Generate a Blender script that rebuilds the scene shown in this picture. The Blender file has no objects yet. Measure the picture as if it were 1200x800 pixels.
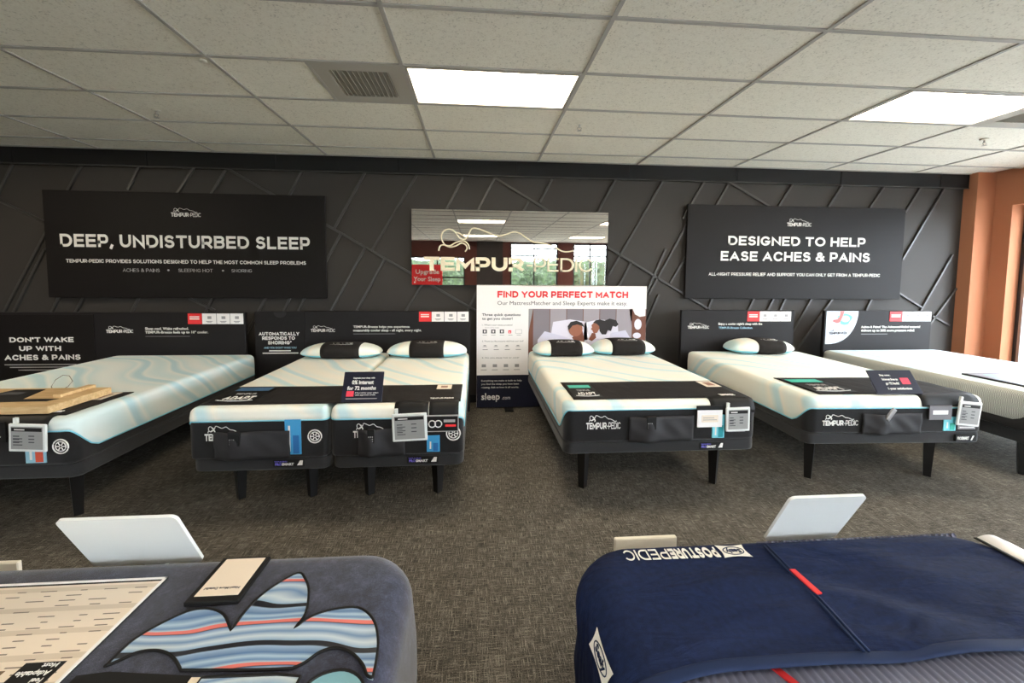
import bpy, bmesh, math, random
from math import sin, cos, pi, radians as rad
from mathutils import Vector, Matrix
random.seed(7)
scene = bpy.context.scene
COL = scene.collection

# ------------------------------------------------------------ camera
cd = bpy.data.cameras.new('camera')
cam = bpy.data.objects.new('camera', cd); COL.objects.link(cam); scene.camera = cam
p_, y_, r_ = -0.06605453, 0.07839057, 0.00763775
fw = Vector((sin(y_)*cos(p_), cos(y_)*cos(p_), sin(p_)))
rt0 = Vector((cos(y_), -sin(y_), 0)); up0 = rt0.cross(fw)
rt = cos(r_)*rt0 + sin(r_)*up0; up = -sin(r_)*rt0 + cos(r_)*up0
cam.matrix_world = Matrix(((rt.x, up.x, -fw.x, 0), (rt.y, up.y, -fw.y, 0), (rt.z, up.z, -fw.z, 1.55), (0, 0, 0, 1)))
cd.sensor_width = 36.0; cd.sensor_fit = 'HORIZONTAL'; cd.lens = 36*488.917/1200
cd.shift_x = 3.05/1200; cd.shift_y = -42.74/1200
cd.clip_start = 0.02; cd.clip_end = 200

# ------------------------------------------------------------ light, exposure
w = bpy.data.worlds.new('world'); scene.world = w; w.use_nodes = True
bg = w.node_tree.nodes['Background']
bg.inputs['Color'].default_value = (0.80, 0.90, 1.0, 1)
bg.inputs['Strength'].default_value = 11.0
LAMP = 10.5                      # strength of the ceiling troffers
scene.view_settings.view_transform = 'Standard'
scene.view_settings.look = 'None'
scene.view_settings.gamma = 1.0
scene.view_settings.exposure = 0.90
scene.cycles.use_denoising = True
scene.cycles.max_bounces = 8
scene.cycles.sample_clamp_indirect = 6.0

# ------------------------------------------------------------ materials
def lin(c):
    return tuple(((v/255)/12.92 if v/255 <= 0.04045 else (((v/255)+0.055)/1.055)**2.4) for v in c)
MATS = {}
def mat(name, rgb=(128, 128, 128), rough=0.6, metal=0.0, spec=0.5, sheen=0.0):
    if name in MATS: return MATS[name]
    m = bpy.data.materials.new(name); m.use_nodes = True
    b = m.node_tree.nodes['Principled BSDF']
    b.inputs['Base Color'].default_value = (*lin(rgb), 1)
    b.inputs['Roughness'].default_value = rough
    b.inputs['Metallic'].default_value = metal
    b.inputs['Specular IOR Level'].default_value = spec
    if sheen: b.inputs['Sheen Weight'].default_value = sheen
    MATS[name] = m
    return m
class N:
    def __init__(s, m): s.m = m; s.t = m.node_tree; s.b = s.t.nodes['Principled BSDF']
    def n(s, typ, **kw):
        x = s.t.nodes.new(typ)
        for k, v in kw.items():
            if k in x.inputs: x.inputs[k].default_value = v
            else: setattr(x, k, v)
        return x
    def l(s, a, b): s.t.links.new(a, b)
    def coord(s, scale=(1, 1, 1), kind='Object', rot=(0, 0, 0)):
        c = s.n('ShaderNodeTexCoord'); mp = s.n('ShaderNodeMapping')
        mp.inputs['Scale'].default_value = scale; mp.inputs['Rotation'].default_value = rot
        s.l(c.outputs[kind], mp.inputs['Vector']); return mp.outputs['Vector']
    def noise(s, vec, scale, detail=3, dist=0.0, rough=0.5):
        x = s.n('ShaderNodeTexNoise'); x.inputs['Scale'].default_value = scale; x.inputs['Detail'].default_value = detail
        x.inputs['Distortion'].default_value = dist; x.inputs['Roughness'].default_value = rough
        s.l(vec, x.inputs['Vector']); return x.outputs['Fac']
    def ramp(s, fac, stops, interp='LINEAR'):
        x = s.n('ShaderNodeValToRGB'); x.color_ramp.interpolation = interp
        e = x.color_ramp.elements
        while len(e) < len(stops): e.new(0.5)
        for el, (p, c) in zip(e, stops): el.position = p; el.color = (*lin(c), 1)
        s.l(fac, x.inputs['Fac']); return x.outputs['Color']
    def math(s, op, a, b=None):
        x = s.n('ShaderNodeMath'); x.operation = op
        for i, v in enumerate((a, b)):
            if v is None: continue
            if isinstance(v, (int, float)): x.inputs[i].default_value = v
            else: s.l(v, x.inputs[i])
        return x.outputs[0]
    def bump(s, h, strength=0.3, dist=0.01):
        x = s.n('ShaderNodeBump'); x.inputs['Strength'].default_value = strength; x.inputs['Distance'].default_value = dist
        s.l(h, x.inputs['Height']); s.l(x.outputs['Normal'], s.b.inputs['Normal'])
    def col(s, c): s.l(c, s.b.inputs['Base Color'])

def mk(name, rgb, **kw):
    m = mat(name, rgb, **kw); return N(m)

# carpet
k = mk('carpet', (72, 66, 58), rough=0.95, spec=0.15)
v1 = k.coord((16, 240, 1)); v2 = k.coord((240, 16, 1)); vb = k.coord()
n1 = k.noise(v1, 1.0, 2); n2 = k.noise(v2, 1.0, 2); n3 = k.noise(vb, 220, 2); n4 = k.noise(vb, 5, 3)
s1 = k.math('ADD', k.math('MULTIPLY', k.math('MAXIMUM', n1, n2), 0.72), k.math('MULTIPLY', n3, 0.38))
s1 = k.math('ADD', s1, k.math('MULTIPLY', k.math('SUBTRACT', n4, 0.5), 0.10))
k.col(k.ramp(s1, [(0.46, (46, 43, 40)), (0.60, (90, 85, 77)), (0.75, (152, 145, 132))]))
k.bump(s1, 0.5, 0.004)
CARPET = k.m
# ceiling tile
k = mk('ceiling_tile', (234, 230, 218), rough=0.95, spec=0.1)
vc = k.coord(kind='Object'); geo = k.n('ShaderNodeNewGeometry')
f = k.noise(geo.outputs['Position'], 95, 2); f2 = k.noise(geo.outputs['Position'], 38, 2)
k.col(k.ramp(k.math('ADD', k.math('MULTIPLY', f, 0.6), k.math('MULTIPLY', f2, 0.4)), [(0.34, (206, 200, 186)), (0.43, (238, 232, 217)), (0.6, (245, 240, 226))]))
k.bump(f, 0.2, 0.003)
TILE = k.m
GRID = mat('ceiling_grid', (176, 171, 163), 0.6)
# feature wall
k = mk('charcoal_wall', (57, 53, 49), rough=0.62, spec=0.35)
k.bump(k.noise(k.coord(), 140, 3), 0.12, 0.003); WALL = k.m
BATTEN = mat('charcoal_batten', (60, 58, 55), 0.38, spec=0.6)
TRIM = mat('black_trim', (18, 18, 19), 0.55, spec=.3)
k = mk('terracotta_paint', (178, 118, 86), rough=0.8, spec=0.2)
k.bump(k.noise(k.coord(), 160, 3), 0.15, 0.003); ORANGE = k.m
MAROON = mat('maroon_paint', (96, 50, 42), 0.8)
PANEL = mat('black_panel', (19, 15, 14), 0.6, spec=0.25)
PANEL2 = mat('black_panel_light', (26, 23, 24), 0.6, spec=0.25)
DARK = mat('panel_edge', (22, 22, 23), 0.6)
WHITE = mat('white_print', (236, 234, 228), 0.6)
CREAM = mat('cream_raised_letter', (240, 228, 200), 0.5)
GREYT = mat('grey_print', (170, 168, 165), 0.6)
DTEXT = mat('dark_print', (70, 70, 74), 0.7)
MTEXT = mat('mid_grey_print', (150, 148, 150), 0.7)
RED = mat('red_print', (226, 44, 48), 0.55)
REDB = mat('red_ribbon', (190, 32, 38), 0.7)
NAVYP = mat('navy_print', (20, 22, 40), 0.5, spec=0.3)
PAPER = mat('white_paper', (238, 234, 232), 0.55)
CREAMP = mat('cream_paper', (232, 217, 198), 0.6)
PLATE = mat('white_plastic', (226, 229, 226), 0.35)
IVORY = mat('ivory_plastic', (236, 230, 214), 0.4)
SCREEN = mat('eink_screen', (150, 150, 148), 0.35)
BLACKF = mat('black_card', (14, 13, 13), 0.6, spec=0.3)
LEG = mat('black_leg', (12, 11, 11), 0.4)
TEAL = mat('teal_print', (70, 190, 170), 0.5)
SKYB = mat('blue_label', (60, 150, 200), 0.5)
PURP = mat('purple_print', (120, 110, 220), 0.5)
SKIN = mat('printed_skin', (150, 92, 68), 0.6)
SKIN2 = mat('printed_skin_dark', (118, 66, 46), 0.6)
HAIR = mat('printed_hair', (30, 22, 22), 0.6)
SHEET = mat('printed_sheet', (222, 218, 230), 0.6)
SHEET2 = mat('printed_duvet', (206, 203, 220), 0.6)
HEADB = mat('printed_headboard', (158, 150, 156), 0.6)
HEADB2 = mat('printed_headboard_dark', (128, 120, 126), 0.6)
WOODP = mat('printed_wood', (110, 66, 50), 0.6)
STEEL = mat('steel', (190, 188, 182), 0.3, metal=0.9)
ALU = mat('aluminium', (150, 150, 152), 0.35, metal=0.7)
k = mk('charcoal_fabric', (44, 44, 46), rough=0.9, spec=0.2, sheen=0.2)
fb = k.noise(k.coord(), 420, 2); k.col(k.ramp(fb, [(0.3, (19, 18, 19)), (0.7, (36, 35, 36))])); k.bump(fb, 0.3, 0.002); FAB = k.m
k = mk('base_fabric', (62, 62, 64), rough=0.92, spec=0.2, sheen=0.2)
fb = k.noise(k.coord(), 500, 2); k.col(k.ramp(fb, [(0.3, (32, 32, 33)), (0.7, (54, 54, 55))])); k.bump(fb, 0.3, 0.002); BASEF = k.m
k = mk('runner_fabric', (46, 42, 40), rough=0.85, spec=0.25)
fb = k.noise(k.coord((1, 1, 1)), 300, 2); k.col(k.ramp(fb, [(0.3, (24, 21, 20)), (0.7, (40, 36, 34))])); k.bump(k.noise(k.coord((3, 1, 1)), 5, 4), 0.4, 0.02); RUN = k.m
def marble(name, a, b, c, warp=2.6, scale=(1, 1, 1)):
    k = mk(name, a, rough=0.85, spec=0.2, sheen=0.15)
    v = k.coord(scale)
    wv = k.n('ShaderNodeTexWave', wave_type='BANDS', bands_direction='DIAGONAL')
    wv.inputs['Scale'].default_value = 0.55; wv.inputs['Distortion'].default_value = 14.0
    wv.inputs['Detail'].default_value = 2.0; wv.inputs['Detail Scale'].default_value = 0.6
    k.l(v, wv.inputs['Vector'])
    k.col(k.ramp(wv.outputs['Fac'], [(0.0, a), (0.30, b), (0.46, a), (0.68, c), (0.80, c), (0.88, a), (1.0, b)]))
    k.bump(k.noise(k.coord(), 260, 2), 0.2, 0.002)
    return k.m
COVER = marble('cool_cover', (238, 233, 218), (228, 232, 222), (198, 222, 222))
COVERB = marble('cool_cover_blue', (226, 232, 226), (208, 226, 224), (184, 214, 218))
k = mk('knit_side', (170, 172, 166), rough=0.9, spec=0.2)
wv = k.n('ShaderNodeTexWave', wave_type='BANDS', bands_direction='Y'); wv.inputs['Scale'].default_value = 30; wv.inputs['Distortion'].default_value = 3
k.l(k.coord((1, 1, 2.5)), wv.inputs['Vector']); k.col(k.ramp(wv.outputs['Fac'], [(0.2, (142, 144, 138)), (0.8, (196, 194, 184))])); k.bump(wv.outputs['Fac'], 0.4, 0.004); KNIT = k.m
k = mk('blue_white_top', (210, 224, 230), rough=0.85, spec=0.2)
k.col(k.ramp(k.noise(k.coord((3, 0.7, 1)), 5, 4, 1.5), [(0.35, (190, 212, 222)), (0.6, (232, 238, 240))])); TOP5 = k.m
PIPE = mat('aqua_piping', (130, 205, 222), 0.7)
k = mk('velvet_blue', (66, 70, 88), rough=0.95, spec=0.2, sheen=0.35)
fb = k.noise(k.coord(), 26, 8, 0, 0.8); fb2 = k.noise(k.coord(), 600, 2)
fx = k.math('ADD', k.math('MULTIPLY', fb, 0.6), k.math('MULTIPLY', fb2, 0.4))
k.col(k.ramp(fx, [(0.38, (20, 23, 38)), (0.50, (35, 39, 59)), (0.62, (68, 73, 97))])); k.bump(fx, 0.5, 0.003); VELVET = k.m
k = mk('navy_protector', (38, 48, 76), rough=0.8, spec=0.15)
fb = k.noise(k.coord((1.2, 4, 1), rot=(0, 0, 0.25)), 3.2, 5, 0.6)
k.col(k.ramp(k.noise(k.coord(), 60, 3), [(0.3, (16, 27, 58)), (0.7, (24, 38, 74))]))
k.bump(k.math('ADD', fb, k.math('MULTIPLY', k.noise(k.coord(), 400, 1), 0.03)), 0.45, 0.05); NAVY = k.m
NAVYH = mat('navy_hem', (24, 40, 74), 0.7, spec=.2)
RIBF = mat('ribbed_grey_blue', (100, 104, 126), 0.7, sheen=0.1)
# striped satin inlay
k = mk('striped_inlay', (140, 170, 200), rough=0.4, spec=0.5)
c = k.n('ShaderNodeTexCoord'); sp = k.n('ShaderNodeSeparateXYZ'); k.l(c.outputs['Object'], sp.inputs[0])
q = k.noise(k.coord((1.6, 2.5, 1)), 2.2, 1, 0.4)
yy = k.math('ADD', sp.outputs['Y'], k.math('MULTIPLY', k.math('SINE', k.math('MULTIPLY', sp.outputs['X'], 9.0)), 0.014))
yy = k.math('ADD', yy, k.math('MULTIPLY', k.math('SUBTRACT', q, 0.5), 0.10))
tt = k.math('FRACT', k.math('MULTIPLY', yy, 8.2))
k.col(k.ramp(tt, [(0.0, (30, 32, 42)), (0.10, (30, 32, 42)), (0.12, (150, 176, 204)), (0.26, (84, 118, 164)), (0.34, (170, 196, 216)), (0.42, (96, 132, 178)), (0.48, (176, 198, 214)), (0.50, (226, 120, 112)), (0.57, (226, 120, 112)), (0.585, (22, 24, 34)), (0.61, (110, 142, 184)), (0.70, (190, 208, 220)), (0.80, (104, 138, 180)), (0.90, (196, 210, 218)), (0.985, (140, 170, 200))]))
INLAY = k.m
k = mk('pale_wood', (214, 180, 126), rough=0.55)
k.col(k.ramp(k.noise(k.coord((2, 14, 14)), 4, 4, 0.5), [(0.3, (198, 160, 108)), (0.7, (226, 194, 144))])); WOOD = k.m
def glossmix(name, refl, rough, glossy):
    m = bpy.data.materials.new(name); m.use_nodes = True; t = m.node_tree; t.nodes.clear()
    o = t.nodes.new('ShaderNodeOutputMaterial'); mx = t.nodes.new('ShaderNodeMixShader')
    tr = t.nodes.new('ShaderNodeBsdfTransparent'); g = t.nodes.new('ShaderNodeBsdfGlossy')
    g.inputs['Roughness'].default_value = rough; g.inputs['Color'].default_value = refl
    mx.inputs[0].default_value = glossy
    t.links.new(tr.outputs[0], mx.inputs[1]); t.links.new(g.outputs[0], mx.inputs[2]); t.links.new(mx.outputs[0], o.inputs[0])
    return m
GLASS = glossmix('window_glass', (0.9, 0.95, 1, 1), 0.0, 0.06)
MIRROR = glossmix('semi_mirror', (0.80, 0.77, 0.72, 1), 0.012, 0.80)
def emit(name, rgb, s):
    m = bpy.data.materials.new(name); m.use_nodes = True; t = m.node_tree
    b = t.nodes['Principled BSDF']; b.inputs['Base Color'].default_value = (*rgb, 1)
    b.inputs['Emission Color'].default_value = (*rgb, 1); b.inputs['Emission Strength'].default_value = s
    return m
DIFF = emit('lamp_diffuser', (1.0, 0.86, 0.66), LAMP)

# ------------------------------------------------------------ mesh helpers
def me_obj(name, bm, m, parent=None, smooth=False, loc=None):
    me = bpy.data.meshes.new(name)
    bm.normal_update(); bm.to_mesh(me); bm.free()
    if smooth:
        for p in me.polygons: p.use_smooth = True
    if m: me.materials.append(m)
    o = bpy.data.objects.new(name, me); COL.objects.link(o)
    if parent: o.parent = parent
    if loc: o.location = loc
    return o
def empty(name, label, cat, loc=(0, 0, 0), rz=0, group=None):
    o = bpy.data.objects.new(name, None); COL.objects.link(o); o.empty_display_size = 0.1
    o.location = loc; o.rotation_euler = (0, 0, rz); o['label'] = label; o['category'] = cat
    if group: o['group'] = group
    return o
def tag(o, label, cat, group=None):
    o['label'] = label; o['category'] = cat
    if group: o['group'] = group
    return o
def struct(o): o['kind'] = 'structure'; return o
def addbox(bm, a, b, bev=0, seg=2):
    vs = [bm.verts.new((x, y, z)) for x in (a[0], b[0]) for y in (a[1], b[1]) for z in (a[2], b[2])]
    fs = [(0, 1, 3, 2), (4, 6, 7, 5), (0, 4, 5, 1), (2, 3, 7, 6), (0, 2, 6, 4), (1, 5, 7, 3)]
    ff = [bm.faces.new([vs[i] for i in f]) for f in fs]
    if bev:
        es = list({e for f in ff for e in f.edges})
        bmesh.ops.bevel(bm, geom=es, offset=bev, segments=seg, profile=0.5, affect='EDGES')
def box(name, a, b, m, parent=None, bev=0, seg=2, smooth=False):
    bm = bmesh.new(); addbox(bm, a, b, bev, seg); return me_obj(name, bm, m, parent, smooth)
def boxes(name, lst, m, parent=None, bev=0):
    bm = bmesh.new()
    for a, b in lst: addbox(bm, a, b, bev)
    return me_obj(name, bm, m, parent)
def prism(name, pts, z0, z1, m, parent=None, M=None):
    """polygon in local xy, extruded z0..z1, then transformed by M"""
    bm = bmesh.new()
    lo = [bm.verts.new((x, y, z0)) for x, y in pts]; hi = [bm.verts.new((x, y, z1)) for x, y in pts]
    bm.faces.new(lo[::-1]); bm.faces.new(hi); n = len(pts)
    for i in range(n): bm.faces.new((lo[i], lo[(i+1) % n], hi[(i+1) % n], hi[i]))
    if M: bmesh.ops.transform(bm, matrix=M, verts=bm.verts)
    bmesh.ops.recalc_face_normals(bm, faces=bm.faces)
    return me_obj(name, bm, m, parent)
def frontM(x, y, z): # local xy -> world xz, facing -y
    return Matrix(((1, 0, 0, x), (0, 0, -1, y), (0, 1, 0, z), (0, 0, 0, 1)))
def addtube(bm, pts, r, seg=6, closed=False):
    pts = [Vector(p) for p in pts]; n = len(pts); rings = []
    for i, p in enumerate(pts):
        a = pts[(i-1) % n] if (closed or i > 0) else p; b = pts[(i+1) % n] if (closed or i < n-1) else p
        t = (b-a).normalized(); h = Vector((0, 0, 1)) if abs(t.z) < 0.9 else Vector((1, 0, 0))
        u = t.cross(h).normalized(); v = u.cross(t)
        rr = r[i] if isinstance(r, (list, tuple)) else r
        rings.append([bm.verts.new(p + u*rr*cos(2*pi*k/seg) + v*rr*sin(2*pi*k/seg)) for k in range(seg)])
    for i in range(n if closed else n-1):
        A, B = rings[i], rings[(i+1) % n]
        for k in range(seg): bm.faces.new((A[k], A[(k+1) % seg], B[(k+1) % seg], B[k]))
    if not closed: bm.faces.new(rings[0]); bm.faces.new(rings[-1][::-1])
def tube(name, pts, r, m, parent=None, seg=6, closed=False):
    bm = bmesh.new(); addtube(bm, pts, r, seg, closed)
    bmesh.ops.recalc_face_normals(bm, faces=bm.faces); return me_obj(name, bm, m, parent, True)
def text_bm(s, bold=0.0, align='LEFT', depth=0.0):
    cu = bpy.data.curves.new('t', 'FONT'); cu.body = s; cu.size = 1; cu.resolution_u = 2; cu.offset = bold; cu.extrude = depth
    o = bpy.data.objects.new('t', cu); COL.objects.link(o)
    dg = bpy.context.evaluated_depsgraph_get(); me = bpy.data.meshes.new_from_object(o.evaluated_get(dg))
    bm = bmesh.new(); bm.from_mesh(me)
    bpy.data.objects.remove(o); bpy.data.curves.remove(cu); bpy.data.meshes.remove(me)
    return bm
def fit_bm(bm, x0, x1, z0, z1, ref=None):
    xs = [v.co.x for v in bm.verts]; ys = [v.co.y for v in bm.verts]
    ax, bx = min(xs), max(xs); ay, by = (min(ys), max(ys)) if ref is None else ref
    for v in bm.verts:
        v.co.x = x0 + (v.co.x-ax)/(bx-ax)*(x1-x0); v.co.y = z0 + (v.co.y-ay)/(by-ay)*(z1-z0)
def text(s, x0, x1, z0, z1, y, m, parent, bold=0.0, M=None, depth=0.002, name='lettering', caps=True):
    """printed text filling a rectangle on a plane facing -y (or on the plane given by M)"""
    bm = text_bm(s, bold)
    low = any(ch in 'gjpqy,' for ch in s) ; 
    fit_bm(bm, x0, x1, z0, z1, ref=None if not low else (-0.02, 0.70))
    for v in bm.verts: v.co.z = 0
    r = bmesh.ops.extrude_face_region(bm, geom=bm.faces[:])
    for e in r['geom']:
        if isinstance(e, bmesh.types.BMVert): e.co.z = depth
    MM = M if M is not None else frontM(0, y, 0)
    bmesh.ops.transform(bm, matrix=MM, verts=bm.verts)
    bmesh.ops.recalc_face_normals(bm, faces=bm.faces)
    return me_obj(name, bm, m, parent)

# ------------------------------------------------------------ geometric capitals drawn as strokes
def _arc(cx, cy, rx, ry, a0, a1, n=10): return [(cx+rx*cos(rad(a0+(a1-a0)*i/n)), cy+ry*sin(rad(a0+(a1-a0)*i/n))) for i in range(n+1)]
GLY = {
 'A': (.86, [[(0, 0), (.5, 1), (1, 0)], [(.20, .30), (.80, .30)]]),
 'B': (.74, [[(0, 0), (0, 1)]+_arc(.66, .765, .30, .235, 90, -90, 8)+[(.0, .53)], [(.1, .53)]+_arc(.70, .265, .30, .265, 90, -90, 8)+[(0, 0)]]),
 'C': (.84, [_arc(.53, .5, .53, .5, 42, 318, 20)]),
 'D': (.82, [[(0, 0), (0, 1)]+_arc(.45, .5, .55, .5, 90, -90, 14)+[(0, 0)]]),
 'E': (.66, [[(1, 0), (0, 0), (0, 1), (1, 1)], [(0, .51), (.9, .51)]]),
 'F': (.66, [[(0, 0), (0, 1), (1, 1)], [(0, .48), (.9, .48)]]),
 'G': (.88, [_arc(.5, .5, .5, .5, 45, 330, 20)+[(.97, .42), (.58, .42)]]),
 'H': (.78, [[(0, 0), (0, 1)], [(1, 0), (1, 1)], [(0, .5), (1, .5)]]),
 'I': (.0, [[(.5, 0), (.5, 1)]]),
 'J': (.56, [[(1, 1), (1, .3)]+_arc(.5, .3, .5, .3, 0, -160, 8)]),
 'K': (.78, [[(0, 0), (0, 1)], [(.95, 1), (.06, .42)], [(.35, .62), (1, 0)]]),
 'L': (.62, [[(0, 1), (0, 0), (1, 0)]]),
 'M': (.92, [[(0, 0), (0, 1), (.5, .28), (1, 1), (1, 0)]]),
 'N': (.80, [[(0, 0), (0, 1), (1, 0), (1, 1)]]),
 'O': (.96, [_arc(.5, .5, .5, .5, 90, 450, 26)]),
 'P': (.70, [[(0, 0), (0, 1)]+_arc(.66, .68, .34, .32, 90, -90, 10)+[(0, .36)]]),
 'Q': (.96, [_arc(.5, .5, .5, .5, 90, 450, 26), [(.6, .3), (.98, -.04)]]),
 'R': (.74, [[(0, 0), (0, 1)]+_arc(.66, .69, .32, .31, 90, -90, 10)+[(0, .38)], [(.5, .38), (1, 0)]]),
 'S': (.68, [_arc(.5, .755, .44, .245, 35, 180, 9)+_arc(.52, .755, .46, .235, 200, 250, 3)+_arc(.5, .27, .48, .27, 75, -10, 6)+_arc(.5, .26, .48, .26, -20, -148, 8)]),
 'T': (.74, [[(0, 1), (1, 1)], [(.5, 0), (.5, 1)]]),
 'U': (.78, [[(0, 1), (0, .42)]+_arc(.5, .42, .5, .42, 180, 360, 12)+[(1, 1)]]),
 'V': (.84, [[(0, 1), (.5, 0), (1, 1)]]),
 'W': (1.2, [[(0, 1), (.26, 0), (.5, .9), (.74, 0), (1, 1)]]),
 'X': (.80, [[(0, 1), (1, 0)], [(0, 0), (1, 1)]]),
 'Y': (.80, [[(0, 1), (.5, .45), (1, 1)], [(.5, .45), (.5, 0)]]),
 'Z': (.72, [[(0, 1), (1, 1), (0, 0), (1, 0)]]),
 '&': (.84, [[(1, 0), (.22, .70)]+_arc(.42, .82, .24, .18, 200, -20, 8)+[(.60, .66), (.12, .42)]+_arc(.40, .24, .40, .24, 150, 300, 8)+[(.92, .50)]]),
 '-': (.30, [[(0, .42), (1, .42)]]),
 ',': (.0, [[(.55, .02), (.35, -.17)]]),
 "'": (.0, [[(.5, 1), (.45, .80)]]),
 '*': (.20, [[(.0, .82), (1, .98)], [(0, .98), (1, .82)]]),
}
def stroke_bm(s, wt, gap=.15, space=.42):
    bm = bmesh.new(); X = 0; h = wt/2; cnt = [0]
    def strip(P, closed):
        P = [Vector(p) for p in P]; n = len(P)
        Q = [P[0]]
        for p in P[1:]:
            if (p-Q[-1]).length > 1e-4: Q.append(p)
        if closed and (Q[0]-Q[-1]).length < 1e-3: Q.pop()
        P = Q; n = len(P); cnt[0] += 1; zk = (cnt[0] % 3)*1e-3
        if not closed:
            P[0] = P[0]-(P[1]-P[0]).normalized()*h; P[-1] = P[-1]+(P[-1]-P[-2]).normalized()*h
        L = []; Rr = []
        for i in range(n):
            a = P[i-1] if (closed or i > 0) else None; b = P[(i+1) % n] if (closed or i < n-1) else None
            d1 = (P[i]-a).normalized() if a is not None else (b-P[i]).normalized(); d2 = (b-P[i]).normalized() if b is not None else d1
            nn = Vector((-d1.y-d2.y, d1.x+d2.x))
            if nn.length < .2: nn = Vector((-d1.y, d1.x))
            nn.normalize(); c = max(nn.dot(Vector((-d1.y, d1.x))), .42)
            L.append(bm.verts.new((*(P[i]+nn*h/c), zk))); Rr.append(bm.verts.new((*(P[i]-nn*h/c), zk)))
        for i in range(n if closed else n-1):
            j = (i+1) % n; bm.faces.new((Rr[i], Rr[j], L[j], L[i]))
    for ch in s:
        if ch == ' ': X += space; continue
        wd, S = GLY[ch]; inner = max(wd-wt*.3, 0) if wd else 0
        for st in S:
            P = [(X+h+u*inner if wd else X+h+(u-.5)*.35, h+v*(1-wt)) for u, v in st]
            strip(P, ch in 'OQ' and len(st) > 10)
        X += inner+wt+gap
    top = 1.0
    for v in bm.verts:   # trim pointed joins at cap height and baseline
        v.co.y = min(v.co.y, 1.0)
        if ',' not in s and 'Q' not in s: v.co.y = max(v.co.y, 0.0)
        elif v.co.y < -.001 and v.co.y > -.04: v.co.y = 0.0
    return bm
def caps(s, x0, x1, z0, z1, y, m, parent, wt=.2, M=None, depth=0.002, gap=.15, name='lettering'):
    bm = stroke_bm(s, wt, gap)
    fit_bm(bm, x0, x1, z0, z1, ref=(0, 1))
    r = bmesh.ops.extrude_face_region(bm, geom=bm.faces[:])
    up_ = {e for e in r['geom'] if isinstance(e, bmesh.types.BMVert)}
    for v in bm.verts: v.co.z = depth*(1+.25*round(v.co.z/1e-3)) if v in up_ else 0.0   # strokes overlap at staggered heights
    bmesh.ops.transform(bm, matrix=M if M is not None else frontM(0, y, 0), verts=bm.verts)
    bmesh.ops.recalc_face_normals(bm, faces=bm.faces)
    return me_obj(name, bm, m, parent)
def bars(lst, m, parent, M, name='small_print', depth=0.0012):
    """thin printed blocks (x0,x1,z0,z1) where the print is too fine to read"""
    bm = bmesh.new()
    for x0, x1, z0, z1 in lst: addbox(bm, (x0, z0, 0), (x1, z1, depth))
    bmesh.ops.transform(bm, matrix=M, verts=bm.verts); o = me_obj(name, bm, m, parent)
    if len(lst) > 1: o['kind'] = 'stuff'
    return o
FIG_A = [(165,272),(172,247),(195,238),(230,250),(265,243),(300,226),(325,238),(332,258),(320,275)]
FIG_B = [(345,262),(338,235),(310,215),(265,225),(235,242),(205,240),(186,215),(182,185),(197,160),(222,150),(250,156),(272,178),(290,200),(318,206),(335,188),(350,158),(365,143),(395,145),(440,160),(490,178),(525,184),(570,172),(605,160),(640,165),(680,190),(725,215),(790,222),(850,240),(900,265),(935,268),(970,262)]
FIG_C = [(262,168),(285,172),(312,188),(322,196)]
def figure(x0, x1, z0, z1, y, r, m, parent, M=None, seg=5):
    """the reclining line figure of the logo, spanning the wordmark width"""
    bm = bmesh.new()
    for F in (FIG_A, FIG_B, FIG_C):
        P = []
        for u, v in F: P.append(Vector((x0+(u-80)/1005*(x1-x0), z0+(276-v)/133*(z1-z0), 0)))
        Q = []
        n = len(P)
        for i in range(n-1):
            a, b, c, d = P[max(i-1, 0)], P[i], P[i+1], P[min(i+2, n-1)]
            for t in (0, .33, .66):
                Q.append(0.5*((2*b)+(c-a)*t+(2*a-5*b+4*c-d)*t*t+(-a+3*b-3*c+d)*t**3))
        Q.append(P[-1]); addtube(bm, Q, r, seg)
    for v in bm.verts: v.co.z *= 0.5; v.co.z += r*0.3
    bmesh.ops.transform(bm, matrix=M if M is not None else frontM(0, y, 0), verts=bm.verts)
    bmesh.ops.recalc_face_normals(bm, faces=bm.faces)
    return me_obj('reclining_figure_logo', bm, m, parent, True)
def wordmark(x0, x1, z0, z1, y, m, parent, M=None, split=0.60, fig=True, r=None):
    """TEMPUR-PEDIC wordmark with the line figure above; z0..z1 covers both"""
    h = z1-z0; zt = z0+h*0.48
    xs = x0+(x1-x0)*split
    caps('TEMPUR', x0, xs-0.004*(x1-x0), z0, zt, y, m, parent, .22, M, gap=.09)
    caps('-PEDIC', xs+0.01*(x1-x0), x1, z0, zt, y, m, parent, .12, M, gap=.12)
    if fig: figure(x0, x1, zt+0.05*h, z1, y, r or (x1-x0)*0.007, m, parent, M)
def join_curve(): pass

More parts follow.
